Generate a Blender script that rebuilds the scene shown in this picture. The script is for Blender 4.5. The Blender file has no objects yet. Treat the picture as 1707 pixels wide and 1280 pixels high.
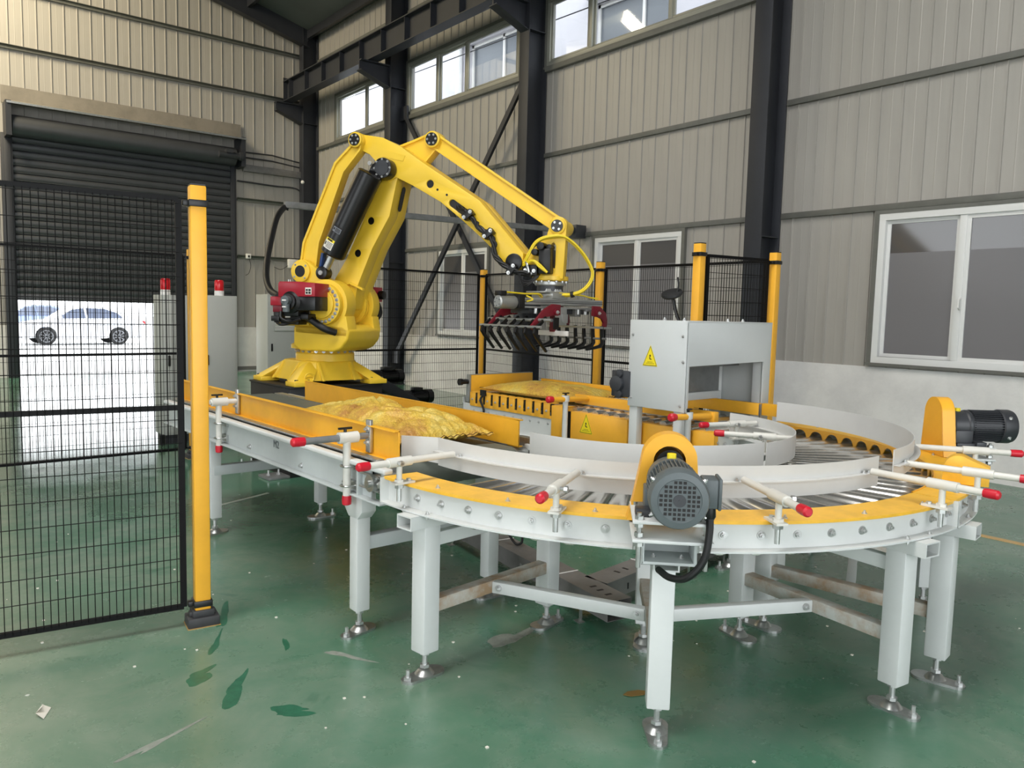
import bpy, bmesh, math, random
from mathutils import Vector, Matrix
from mathutils.geometry import tessellate_polygon
random.seed(7)
scene = bpy.context.scene
COL = scene.collection
R = math.radians

# ------------------------------------------------------------------ camera
cam_d = bpy.data.cameras.new('camera')
cam_d.sensor_width = 36.0
cam_d.lens = 27.375
cam_d.clip_start = 0.05
cam_d.clip_end = 300
cam = bpy.data.objects.new('camera', cam_d)
COL.objects.link(cam)
_r = Vector((0.75813957, -0.65164543, 0.02413769))
_d = Vector((-0.04102146, -0.08460238, -0.99557003))
_f = Vector((0.65080076, 0.75379087, -0.09087186))
cam.matrix_world = Matrix(((_r.x, -_d.x, -_f.x, 0), (_r.y, -_d.y, -_f.y, 0), (_r.z, -_d.z, -_f.z, 1.6), (0, 0, 0, 1)))
scene.camera = cam

# ------------------------------------------------------------------ light
world = bpy.data.worlds.new('overcast_sky')
scene.world = world
world.use_nodes = True
_bg = world.node_tree.nodes['Background']
_bg.inputs[0].default_value = (0.93, 0.965, 1.0, 1)
_bg.inputs[1].default_value = 4.0

def area(name, loc, target, sx, sy, power, col=(1, 1, 1)):
    d = bpy.data.lights.new(name, 'AREA')
    d.shape = 'RECTANGLE'; d.size = sx; d.size_y = sy; d.energy = power; d.color = col
    o = bpy.data.objects.new(name, d)
    COL.objects.link(o)
    o.location = loc
    o.rotation_euler = (Vector(target) - Vector(loc)).to_track_quat('-Z', 'Y').to_euler()
    return o
# unseen fill lamps, added for skylight: overall lift, warm glow on back wall
area('roof_fill', (-0.5, 2.5, 9.4), (0.5, 2.5, 0), 3.0, 12.0, 950, (1.0, 0.98, 0.95))
area('roof_fill', (-0.2, 16.4, 9.7), (1.8, 18.9, 6.5), 2.0, 3.5, 900, (1.0, 0.86, 0.60))

scene.view_settings.view_transform = 'Standard'
scene.view_settings.look = 'None'
scene.view_settings.exposure = 0.30
scene.view_settings.gamma = 1.0
scene.view_settings.use_curve_mapping = False
scene.cycles.use_denoising = True
scene.cycles.max_bounces = 8
scene.cycles.diffuse_bounces = 5
scene.cycles.glossy_bounces = 4
scene.cycles.transparent_max_bounces = 12
scene.cycles.sample_clamp_indirect = 6.0

# ------------------------------------------------------------------ frames
YAW = -0.0362534
EX = Vector((math.cos(YAW), math.sin(YAW), 0))
EY = Vector((-math.sin(YAW), math.cos(YAW), 0))
W = Matrix(((EX.x, EY.x, 0, 0), (EX.y, EY.y, 0, 0), (0, 0, 1, 0), (0, 0, 0, 1)))   # hall frame: a across, b deep, z up
I4 = Matrix.Identity(4)

# ------------------------------------------------------------------ materials
def lin(c):
    return tuple(((v / 255) / 12.92 if v / 255 <= 0.04045 else ((v / 255 + 0.055) / 1.055) ** 2.4) for v in c)

MATS = {}
def mat(name, rgb, rough=0.5, metal=0.0, var=0.0, vscale=6.0, bump=0.0, bscale=40.0, coat=0.0, var_rgb=None, spec=0.5, stretch=None):
    m = bpy.data.materials.new(name)
    m.use_nodes = True
    nt = m.node_tree
    b = nt.nodes['Principled BSDF']
    c = lin(rgb)
    b.inputs['Base Color'].default_value = (*c, 1)
    b.inputs['Roughness'].default_value = rough
    b.inputs['Metallic'].default_value = metal
    b.inputs['Coat Weight'].default_value = coat
    b.inputs['Specular IOR Level'].default_value = spec
    if var > 0 or bump > 0:
        tc = nt.nodes.new('ShaderNodeTexCoord')
        mp = nt.nodes.new('ShaderNodeMapping')
        if stretch: mp.inputs['Scale'].default_value = stretch
        nt.links.new(tc.outputs['Object'], mp.inputs['Vector'])
    if var > 0:
        n = nt.nodes.new('ShaderNodeTexNoise')
        n.inputs['Scale'].default_value = vscale
        n.inputs['Detail'].default_value = 6
        n.inputs['Roughness'].default_value = 0.65
        nt.links.new(mp.outputs[0], n.inputs['Vector'])
        rp = nt.nodes.new('ShaderNodeValToRGB')
        c2 = lin(var_rgb) if var_rgb else tuple(v * (1 - var) for v in c)
        rp.color_ramp.elements[0].color = (*c2, 1)
        rp.color_ramp.elements[1].color = (*c, 1)
        rp.color_ramp.elements[0].position = 0.36
        rp.color_ramp.elements[1].position = 0.6
        nt.links.new(n.outputs['Fac'], rp.inputs[0])
        nt.links.new(rp.outputs[0], b.inputs['Base Color'])
    if bump > 0:
        n2 = nt.nodes.new('ShaderNodeTexNoise')
        n2.inputs['Scale'].default_value = bscale
        n2.inputs['Detail'].default_value = 5
        nt.links.new(mp.outputs[0], n2.inputs['Vector'])
        bp = nt.nodes.new('ShaderNodeBump')
        bp.inputs['Strength'].default_value = bump
        bp.inputs['Distance'].default_value = 0.02
        nt.links.new(n2.outputs['Fac'], bp.inputs['Height'])
        nt.links.new(bp.outputs[0], b.inputs['Normal'])
    MATS[name] = m
    return m

mat('safety_yellow', (242, 178, 54), 0.38, var=0.10, vscale=3, spec=0.45)
mat('guard_yellow', (234, 172, 44), 0.42, var=0.12, vscale=4)
mat('worn_yellow', (246, 190, 60), 0.42, var=0.16, vscale=9)
mat('robot_yellow', (236, 196, 54), 0.38, var=0.05, vscale=3, bump=0.04, bscale=120)
mat('frame_grey', (186, 192, 191), 0.42, var=0.07, vscale=5)
mat('frame_white', (208, 211, 209), 0.40, var=0.05, vscale=5)
mat('rust_grey', (186, 188, 182), 0.55, var=1, vscale=7, var_rgb=(158, 132, 104))
mat('guard_white', (205, 205, 202), 0.35, var=0.04, vscale=6)
mat('clamp_white', (214, 212, 204), 0.38, var=0.05, vscale=20)
mat('hood_grey', (196, 200, 199), 0.45, var=0.03, vscale=3)
mat('cabinet_grey', (176, 178, 172), 0.5, var=0.03, vscale=3)
mat('zinc', (190, 192, 190), 0.34, metal=0.9, var=0.18, vscale=30)
mat('roller_steel', (222, 220, 215), 0.22, metal=0.88, var=0.10, vscale=9)
mat('steel_bolt', (196, 197, 196), 0.28, metal=0.7)
mat('aluminium', (176, 178, 176), 0.36, metal=0.7, var=0.08, vscale=10)
mat('galvanised', (138, 140, 140), 0.42, metal=0.45, var=0.2, vscale=9)
mat('tray_grey', (122, 120, 118), 0.5, metal=0.25, var=0.2, vscale=6)
mat('motor_grey', (88, 96, 98), 0.45, var=0.1, vscale=12)
mat('motor_dark', (52, 54, 58), 0.42, var=0.1, vscale=12)
mat('black_plastic', (13, 13, 14), 0.4)
mat('black_paint', (13, 13, 15), 0.32, var=0.2, vscale=6)
mat('pedestal_black', (26, 26, 27), 0.5, var=0.25, vscale=4)
mat('rubber_black', (22, 22, 23), 0.65)
mat('base_charcoal', (52, 52, 54), 0.6, var=0.2, vscale=15)
mat('cable_black', (14, 14, 15), 0.5)
mat('cable_yellow', (226, 200, 40), 0.45)
mat('red_paint', (158, 24, 42), 0.34)
mat('dark_red', (110, 20, 34), 0.4)
mat('red_cap', (196, 24, 44), 0.35)
mat('beacon_red', (206, 26, 36), 0.2)
mat('white_plastic', (232, 230, 226), 0.4)
mat('label_white', (226, 224, 214), 0.5)
mat('label_grey', (120, 124, 132), 0.5)
mat('label_yellow', (236, 214, 30), 0.45)
mat('ink', (22, 20, 20), 0.6)
mat('belt_green', (92, 98, 90), 0.55, var=0.15, vscale=7)
mat('fence_black', (7, 7, 8), 0.55, spec=0.2)
mat('column_dark', (44, 46, 52), 0.5, var=0.15, vscale=3)
mat('girt_grey', (112, 112, 106), 0.5, metal=0.2, var=0.15, vscale=5)
mat('shutter_grey', (74, 76, 80), 0.42, metal=0.3, var=0.12, vscale=4)
mat('hood_steel', (132, 126, 116), 0.5, var=0.2, vscale=3)
mat('window_white', (222, 222, 220), 0.42)
mat('window_alu', (150, 150, 140), 0.4, metal=0.3)
mat('concrete_out', (206, 206, 204), 0.8, var=0.1, vscale=0.6)
mat('render_out', (196, 194, 200), 0.8, var=0.06, vscale=0.8)
mat('dark_window_out', (92, 98, 106), 0.25)
mat('car_white', (226, 228, 232), 0.25, coat=0.5)
mat('car_blue', (120, 136, 170), 0.28, coat=0.5)
mat('car_glass', (96, 104, 122), 0.15)
mat('tyre', (24, 24, 25), 0.7)
mat('alloy', (130, 132, 136), 0.3, metal=0.8)
mat('blue_pad', (28, 60, 110), 0.5)
mat('paper', (216, 212, 200), 0.7)
mat('leaf_brown', (128, 100, 46), 0.6)
mat('scuff_green', (52, 108, 82), 0.28, var=0.3, vscale=25)
mat('scuff_pale', (142, 148, 138), 0.5, var=0.3, vscale=25)
mat('scuff_rust', (110, 84, 66), 0.6, var=0.3, vscale=25)
mat('seam_thread', (96, 66, 22), 0.8)
mat('line_paint', (208, 168, 96), 0.45, var=0.25, vscale=8, var_rgb=(190, 160, 110))
mat('line_white', (196, 206, 196), 0.45)
mat('ceiling_sheet', (92, 98, 96), 0.6, var=0.15, vscale=1.2)
mat('tape_brown', (160, 128, 72), 0.6)

def clad_mat():
    m = mat('cladding', (169, 165, 158), 0.42, metal=0.12, var=0.08, vscale=2.2, stretch=(3, 3, 0.25))
    return m
clad_mat()
mat('plaster_white', (222, 220, 217), 0.7, var=0.10, vscale=1.6, bump=0.25, bscale=9, var_rgb=(206, 204, 202))

def glass_mats():
    m = bpy.data.materials.new('window_glass'); m.use_nodes = True
    nt = m.node_tree; nt.nodes.clear()
    out = nt.nodes.new('ShaderNodeOutputMaterial')
    mix = nt.nodes.new('ShaderNodeMixShader')
    tr = nt.nodes.new('ShaderNodeBsdfTransparent'); tr.inputs[0].default_value = (0.93, 0.95, 0.96, 1)
    gl = nt.nodes.new('ShaderNodeBsdfGlossy'); gl.inputs['Roughness'].default_value = 0.03
    mix.inputs[0].default_value = 0.07
    nt.links.new(tr.outputs[0], mix.inputs[1]); nt.links.new(gl.outputs[0], mix.inputs[2])
    nt.links.new(mix.outputs[0], out.inputs[0])
    MATS['window_glass'] = m
    mat('frosted_film', (116, 114, 116), 0.32, spec=0.55)
    mat('clear_dark', (86, 84, 84), 0.08, spec=0.6)
glass_mats()

def floor_mat():
    m = bpy.data.materials.new('floor_epoxy'); m.use_nodes = True
    nt = m.node_tree; b = nt.nodes['Principled BSDF']
    tc = nt.nodes.new('ShaderNodeTexCoord')
    def noise(scale, detail=6, rough=0.6, dist=0.0):
        n = nt.nodes.new('ShaderNodeTexNoise')
        n.inputs['Scale'].default_value = scale; n.inputs['Detail'].default_value = detail
        n.inputs['Roughness'].default_value = rough; n.inputs['Distortion'].default_value = dist
        nt.links.new(tc.outputs['Object'], n.inputs['Vector'])
        return n
    def ramp(src, p0, c0, p1, c1):
        r = nt.nodes.new('ShaderNodeValToRGB')
        r.color_ramp.elements[0].position = p0; r.color_ramp.elements[0].color = (*c0, 1)
        r.color_ramp.elements[1].position = p1; r.color_ramp.elements[1].color = (*c1, 1)
        nt.links.new(src, r.inputs[0]); return r
    def mix(fac, a, c):
        x = nt.nodes.new('ShaderNodeMixRGB')
        if isinstance(fac, float): x.inputs[0].default_value = fac
        else: nt.links.new(fac, x.inputs[0])
        nt.links.new(a, x.inputs[1])
        if isinstance(c, tuple): x.inputs[2].default_value = (*c, 1)
        else: nt.links.new(c, x.inputs[2])
        return x
    base = ramp(noise(0.9, 5).outputs['Fac'], 0.35, lin((58, 106, 82)), 0.65, lin((74, 120, 96)))
    dust = ramp(noise(1.7, 9, 0.72, 0.4).outputs['Fac'], 0.42, (0, 0, 0), 0.72, (0.5, 0.5, 0.5))
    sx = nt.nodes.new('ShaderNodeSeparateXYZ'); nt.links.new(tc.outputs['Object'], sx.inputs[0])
    mr = nt.nodes.new('ShaderNodeMapRange')      # paler floor to the left: reflected daylight painted into the base colour
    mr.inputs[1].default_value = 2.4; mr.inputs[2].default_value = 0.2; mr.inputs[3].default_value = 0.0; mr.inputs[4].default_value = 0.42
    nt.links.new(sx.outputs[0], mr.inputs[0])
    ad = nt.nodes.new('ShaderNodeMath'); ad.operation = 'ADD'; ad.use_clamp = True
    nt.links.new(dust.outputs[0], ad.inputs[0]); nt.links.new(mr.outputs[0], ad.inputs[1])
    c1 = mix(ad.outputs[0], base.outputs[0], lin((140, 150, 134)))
    # scuffs where the dust has been wiped off
    sc = ramp(noise(2.6, 3, 0.5, 1.6).outputs['Fac'], 0.66, (0, 0, 0), 0.70, (0.35, 0.35, 0.35))
    c2 = mix(sc.outputs[0], c1.outputs[0], lin((44, 96, 74)))
    # small pale specks
    vo = nt.nodes.new('ShaderNodeTexVoronoi'); vo.inputs['Scale'].default_value = 2.6
    nt.links.new(tc.outputs['Object'], vo.inputs['Vector'])
    sp = ramp(vo.outputs['Distance'], 0.018, (0.9, 0.9, 0.9), 0.026, (0, 0, 0))
    c3 = mix(sp.outputs[0], c2.outputs[0], lin((206, 212, 204)))
    nt.links.new(c3.outputs[0], b.inputs['Base Color'])
    rr = ramp(noise(2.2, 7, 0.7).outputs['Fac'], 0.35, (0.10, 0.10, 0.10), 0.75, (0.21, 0.21, 0.21))
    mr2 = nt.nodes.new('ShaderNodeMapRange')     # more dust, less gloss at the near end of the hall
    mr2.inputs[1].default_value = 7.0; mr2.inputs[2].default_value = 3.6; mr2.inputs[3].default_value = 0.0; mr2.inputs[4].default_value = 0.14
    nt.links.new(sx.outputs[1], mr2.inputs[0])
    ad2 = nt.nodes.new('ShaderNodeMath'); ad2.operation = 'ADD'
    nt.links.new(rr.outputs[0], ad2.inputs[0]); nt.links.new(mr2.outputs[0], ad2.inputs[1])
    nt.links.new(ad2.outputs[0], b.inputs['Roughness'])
    b.inputs['Specular IOR Level'].default_value = 0.85
    bp = nt.nodes.new('ShaderNodeBump'); bp.inputs['Strength'].default_value = 0.018; bp.inputs['Distance'].default_value = 0.02
    nt.links.new(noise(5.5, 4, 0.5).outputs['Fac'], bp.inputs['Height'])
    nt.links.new(bp.outputs[0], b.inputs['Normal'])
    MATS['floor_epoxy'] = m
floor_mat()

def bag_mat():
    m = bpy.data.materials.new('woven_bag'); m.use_nodes = True
    nt = m.node_tree; b = nt.nodes['Principled BSDF']
    tc = nt.nodes.new('ShaderNodeTexCoord')
    n = nt.nodes.new('ShaderNodeTexNoise'); n.inputs['Scale'].default_value = 3.2; n.inputs['Detail'].default_value = 6
    n.inputs['Roughness'].default_value = 0.7
    nt.links.new(tc.outputs['Object'], n.inputs['Vector'])
    r = nt.nodes.new('ShaderNodeValToRGB')
    r.color_ramp.elements[0].position = 0.36; r.color_ramp.elements[0].color = (*lin((192, 140, 74)), 1)
    r.color_ramp.elements[1].position = 0.52; r.color_ramp.elements[1].color = (*lin((222, 186, 74)), 1)
    e = r.color_ramp.elements.new(0.64); e.color = (*lin((216, 194, 106)), 1)
    nt.links.new(n.outputs['Fac'], r.inputs[0])
    w = nt.nodes.new('ShaderNodeTexVoronoi'); w.inputs['Scale'].default_value = 95
    nt.links.new(tc.outputs['Object'], w.inputs['Vector'])
    mx = nt.nodes.new('ShaderNodeMixRGB'); mx.blend_type = 'MULTIPLY'; mx.inputs[0].default_value = 0.45
    r2 = nt.nodes.new('ShaderNodeValToRGB')
    r2.color_ramp.elements[0].position = 0.1; r2.color_ramp.elements[0].color = (1, 1, 1, 1)
    r2.color_ramp.elements[1].position = 0.7; r2.color_ramp.elements[1].color = (0.45, 0.40, 0.22, 1)
    nt.links.new(w.outputs['Distance'], r2.inputs[0])
    nt.links.new(r.outputs[0], mx.inputs[1]); nt.links.new(r2.outputs[0], mx.inputs[2])
    nt.links.new(mx.outputs[0], b.inputs['Base Color'])
    b.inputs['Roughness'].default_value = 0.5
    bp = nt.nodes.new('ShaderNodeBump'); bp.inputs['Strength'].default_value = 0.3; bp.inputs['Distance'].default_value = 0.01
    nt.links.new(w.outputs['Distance'], bp.inputs['Height']); nt.links.new(bp.outputs[0], b.inputs['Normal'])
    MATS['woven_bag'] = m
bag_mat()

# ------------------------------------------------------------------ mesh builder
class MB:
    """Collects primitives in world coordinates (through matrix M); build() links them as one mesh object."""
    def __init__(s, M=None):
        s.v = []; s.f = []; s.M = M.copy() if M is not None else I4.copy()
    def add(s, vs, fs):
        o = len(s.v)
        s.v += [s.M @ Vector(p) for p in vs]
        s.f += [tuple(i + o for i in f) for f in fs]
        return s
    def box(s, x0, x1, y0, y1, z0, z1):
        v = [(x, y, z) for z in (z0, z1) for y in (y0, y1) for x in (x0, x1)]
        return s.add(v, [(0, 2, 3, 1), (4, 5, 7, 6), (0, 1, 5, 4), (2, 6, 7, 3), (0, 4, 6, 2), (1, 3, 7, 5)])
    def cbox(s, c, sx, sy, sz):
        return s.box(c[0] - sx / 2, c[0] + sx / 2, c[1] - sy / 2, c[1] + sy / 2, c[2] - sz / 2, c[2] + sz / 2)
    def bar(s, p0, p1, w, h, up=(0, 0, 1)):
        """rectangular bar from p0 to p1; w across, h along up"""
        p0 = Vector(p0); p1 = Vector(p1); d = (p1 - p0).normalized(); u = Vector(up)
        sd = d.cross(u)
        if sd.length < 1e-6: sd = d.cross(Vector((1, 0, 0)))
        sd.normalize(); u = sd.cross(d).normalized()
        v = []
        for p in (p0, p1):
            for a, b in ((-1, -1), (1, -1), (1, 1), (-1, 1)):
                v.append(p + sd * (a * w / 2) + u * (b * h / 2))
        return s.add(v, [(0, 3, 2, 1), (4, 5, 6, 7), (0, 1, 5, 4), (1, 2, 6, 5), (2, 3, 7, 6), (3, 0, 4, 7)])
    def rtube(s, p0, p1, w, h, t, up=(0, 0, 1)):
        """open rectangular tube"""
        p0 = Vector(p0); p1 = Vector(p1); d = (p1 - p0).normalized(); u = Vector(up)
        sd = d.cross(u).normalized(); u = sd.cross(d).normalized()
        for a, b, ww, hh in ((0, 1, w, t), (0, -1, w, t), (1, 0, t, h - 2 * t), (-1, 0, t, h - 2 * t)):
            off = sd * (a * (w - t) / 2) + u * (b * (h - t) / 2)
            s.bar(p0 + off, p1 + off, ww, hh, u)
        return s
    def cyl(s, p0, p1, r, n=16, r1=None, caps=True):
        p0 = Vector(p0); p1 = Vector(p1); d = (p1 - p0).normalized()
        a = d.orthogonal().normalized(); b = d.cross(a)
        r1 = r if r1 is None else r1
        v = []
        for p, q in ((p0, r), (p1, r1)):
            for i in range(n):
                t = 2 * math.pi * i / n
                v.append(p + (a * math.cos(t) + b * math.sin(t)) * q)
        f = [(i, (i + 1) % n, n + (i + 1) % n, n + i) for i in range(n)]
        if caps: f += [tuple(range(n - 1, -1, -1)), tuple(range(n, 2 * n))]
        return s.add(v, f)
    def lathe(s, prof, origin, axis, n=24, caps=True):
        """prof: list of (radius, distance along axis)"""
        o = Vector(origin); d = Vector(axis).normalized()
        a = d.orthogonal().normalized(); b = d.cross(a)
        v = []
        for r, h in prof:
            for i in range(n):
                t = 2 * math.pi * i / n
                v.append(o + d * h + (a * math.cos(t) + b * math.sin(t)) * max(r, 1e-5))
        f = []
        for k in range(len(prof) - 1):
            for i in range(n):
                j = (i + 1) % n
                f.append((k * n + i, k * n + j, (k + 1) * n + j, (k + 1) * n + i))
        if caps:
            f.append(tuple(range(n - 1, -1, -1)))
            m = (len(prof) - 1) * n
            f.append(tuple(range(m, m + n)))
        return s.add(v, f)
    def tube(s, pts, r, n=8, caps=True):
        P = [Vector(p) for p in pts]
        k = len(P); v = []
        T = [((P[min(i + 1, k - 1)] - P[max(i - 1, 0)]).normalized()) for i in range(k)]
        a = T[0].orthogonal().normalized()
        for i in range(k):
            a = (a - T[i] * a.dot(T[i]))
            if a.length < 1e-6: a = T[i].orthogonal()
            a.normalize(); b = T[i].cross(a)
            for j in range(n):
                t = 2 * math.pi * j / n
                v.append(P[i] + (a * math.cos(t) + b * math.sin(t)) * r)
        f = [(i * n + j, i * n + (j + 1) % n, (i + 1) * n + (j + 1) % n, (i + 1) * n + j) for i in range(k - 1) for j in range(n)]
        if caps: f += [tuple(range(n - 1, -1, -1)), tuple(range((k - 1) * n, k * n))]
        return s.add(v, f)
    def prism(s, poly, o, ex, ey, depth, holes=()):
        """polygon (2D, in o + x*ex + y*ey) extruded by depth along ex x ey"""
        o = Vector(o); ex = Vector(ex); ey = Vector(ey); ez = ex.cross(ey).normalized() * depth
        loops = [list(poly)] + [list(h) for h in holes]
        flat = [p for l in loops for p in l]
        tris = tessellate_polygon([[Vector((p[0], p[1], 0)) for p in l] for l in loops])
        n = len(flat)
        v = [o + ex * p[0] + ey * p[1] for p in flat] + [o + ex * p[0] + ey * p[1] + ez for p in flat]
        f = []
        for t in tris:
            f.append((t[2], t[1], t[0])); f.append((t[0] + n, t[1] + n, t[2] + n))
        st = 0
        for l in loops:
            m = len(l)
            for i in range(m):
                j = (i + 1) % m
                f.append((st + i, st + j, st + j + n, st + i + n))
            st += m
        return s.add(v, f)
    def arc(s, prof, c, a0, a1, n, closed=True):
        """sweep the section prof [(r, z)] round centre c from a0 to a1 degrees"""
        v = []; m = len(prof)
        for i in range(n + 1):
            t = R(a0 + (a1 - a0) * i / n)
            for r, z in prof:
                v.append((c[0] + r * math.cos(t), c[1] + r * math.sin(t), z))
        f = []
        mm = m if closed else m - 1
        for i in range(n):
            for j in range(mm):
                k = (j + 1) % m
                f.append((i * m + j, i * m + k, (i + 1) * m + k, (i + 1) * m + j))
        if closed:
            f.append(tuple(range(m - 1, -1, -1))); f.append(tuple(range(n * m, n * m + m)))
        return s.add(v, f)
    def sphere(s, c, r, n=12, m=8, sc=(1, 1, 1)):
        v = [];
        for i in range(m + 1):
            ph = math.pi * i / m
            for j in range(n):
                t = 2 * math.pi * j / n
                v.append((c[0] + r * sc[0] * math.sin(ph) * math.cos(t), c[1] + r * sc[1] * math.sin(ph) * math.sin(t), c[2] + r * sc[2] * math.cos(ph)))
        f = [(i * n + j, i * n + (j + 1) % n, (i + 1) * n + (j + 1) % n, (i + 1) * n + j) for i in range(m) for j in range(n)]
        return s.add(v, f)
    def mesh(s, name, m, origin=(0, 0, 0), bevel=0.0, smooth=34, mats=None, segs=2):
        o = Vector(origin)
        me = bpy.data.meshes.new(name)
        me.from_pydata([tuple(p - o) for p in s.v], [], s.f)
        bm = bmesh.new(); bm.from_mesh(me)
        bmesh.ops.remove_doubles(bm, verts=bm.verts, dist=1e-5)
        bmesh.ops.recalc_face_normals(bm, faces=bm.faces)
        if bevel > 0:
            ed = [e for e in bm.edges if len(e.link_faces) == 2 and e.calc_face_angle(0) > R(28)]
            bmesh.ops.bevel(bm, geom=ed, offset=bevel, segments=segs, affect='EDGES', profile=0.5, clamp_overlap=True)
        bm.to_mesh(me); bm.free()
        me.materials.append(MATS[m] if isinstance(m, str) else m)
        me.polygons.foreach_set('use_smooth', [True] * len(me.polygons))
        me.set_sharp_from_angle(angle=R(smooth))
        me.update()
        return me
    def build(s, name, m, parent=None, bevel=0.0, smooth=34, segs=2):
        og = ORIG[parent.name] if parent is not None else Vector((0, 0, 0))
        me = s.mesh(name, m, og, bevel, smooth, segs=segs)
        o = bpy.data.objects.new(name, me); COL.objects.link(o)
        if parent is not None: o.parent = parent
        ORIG[o.name] = og
        return o

ORIG = {}
def thing(name, label, cat, loc=(0, 0, 0), group=None, kind=None):
    o = bpy.data.objects.new(name, None); COL.objects.link(o)
    o.location = loc; o.empty_display_size = 0.1
    o['label'] = label; o['category'] = cat
    if group: o['group'] = group
    if kind: o['kind'] = kind
    ORIG[o.name] = Vector(loc)
    return o
def tag(o, label, cat, group=None, kind=None):
    o['label'] = label
    if cat: o['category'] = cat
    if group: o['group'] = group
    if kind: o['kind'] = kind
    return o
def struct(name, label=None, loc=(0, 0, 0)):
    o = bpy.data.objects.new(name, None); COL.objects.link(o); o.location = loc
    o['kind'] = 'structure'
    if label: o['label'] = label
    ORIG[o.name] = Vector(loc)
    return o
def inst(name, me, M, parent):
    """a piece that shares the mesh me, standing at world matrix M"""
    o = bpy.data.objects.new(name, me); COL.objects.link(o)
    og = ORIG[parent.name]
    o.parent = parent
    o.matrix_basis = Matrix.Translation(-og) @ M
    ORIG[o.name] = og
    return o
def T(x, y, z): return Matrix.Translation((x, y, z))
def frame(o, x, y, z):
    """matrix with the given axes"""
    x = Vector(x); y = Vector(y); z = Vector(z)
    return Matrix(((x.x, y.x, z.x, o[0]), (x.y, y.y, z.y, o[1]), (x.z, y.z, z.z, o[2]), (0, 0, 0, 1)))
def circle(cx, cy, r, n=20, a0=0, a1=360, full=True):
    k = n if full else n + 1
    return [(cx + r * math.cos(R(a0 + (a1 - a0) * i / n)), cy + r * math.sin(R(a0 + (a1 - a0) * i / n))) for i in range(k)]
def w2(a, b, z): return tuple(W @ Vector((a, b, z)))
def smooth_path(pts, k=6):
    """Catmull-Rom through pts"""
    P = [Vector(p) for p in pts]; P = [P[0] * 2 - P[1]] + P + [P[-1] * 2 - P[-2]]
    out = []
    for i in range(1, len(P) - 2):
        for j in range(k):
            t = j / k
            out.append(0.5 * ((2 * P[i]) + (P[i + 1] - P[i - 1]) * t + (2 * P[i - 1] - 5 * P[i] + 4 * P[i + 1] - P[i + 2]) * t * t + (3 * P[i] - P[i - 1] - 3 * P[i + 1] + P[i + 2]) * t ** 3))
    out.append(P[-2])
    return out

# ================================================================== the hall
AW, BK, ZP, ZE = 8.72, 19.25, 1.09, 8.40          # right wall, back wall, masonry top, eave
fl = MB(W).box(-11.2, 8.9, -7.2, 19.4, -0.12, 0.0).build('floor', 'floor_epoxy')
fl['kind'] = 'structure'; fl['label'] = 'glossy green epoxy floor with dust and scuffs'
yl = MB(W).box(6.40, 6.475, -4, 7.5, 0.0, 0.0025).build('line_marking', 'line_paint', fl)
ws = MB().bar((2.13, 6.13, 0.002), (2.74, 6.36, 0.002), 0.03, 0.003).build('line_marking', 'line_white', fl)

gr = MB(W).box(-60, 8.9, 19.4, 110, -0.14, -0.03).box(-60, 8.9, -40, -7.2, -0.14, -0.03).box(-60, -11.2, -7.2, 19.4, -0.14, -0.03).box(8.9, 60, -30, 110, -0.14, -0.03).build('ground', 'concrete_out')
gr['kind'] = 'structure'

# openings: (t0, t1, z0, z1)
OPEN_R = [(2.58, 4.36, 1.12, 2.81), (7.10, 8.85, 1.12, 2.81), (11.62, 13.28, 1.12, 2.81),
          (15.50, 17.92, 5.64, 6.74), (10.82, 14.56, 5.64, 6.74), (6.02, 10.12, 5.64, 6.76)]
OPEN_B = [(2.05, 6.60, 0.0, 5.0)]

def slab(mb, t0, t1, z0, z1, opens, place, d0, d1):
    ts = sorted({t0, t1} | {q for o in opens for q in o[:2] if t0 < q < t1})
    zs = sorted({z0, z1} | {q for o in opens for q in o[2:] if z0 < q < z1})
    for i in range(len(ts) - 1):
        for j in range(len(zs) - 1):
            tc, zc = (ts[i] + ts[i + 1]) / 2, (zs[j] + zs[j + 1]) / 2
            if any(o[0] < tc < o[1] and o[2] < zc < o[3] for o in opens): continue
            place(mb, ts[i], ts[i + 1], zs[j], zs[j + 1], d0, d1)
def place_r(mb, t0, t1, z0, z1, d0, d1): mb.box(AW - d1, AW - d0, t0, t1, z0, z1)
def place_b(mb, t0, t1, z0, z1, d0, d1): mb.box(t0, t1, BK - d1, BK - d0, z0, z1)

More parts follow.
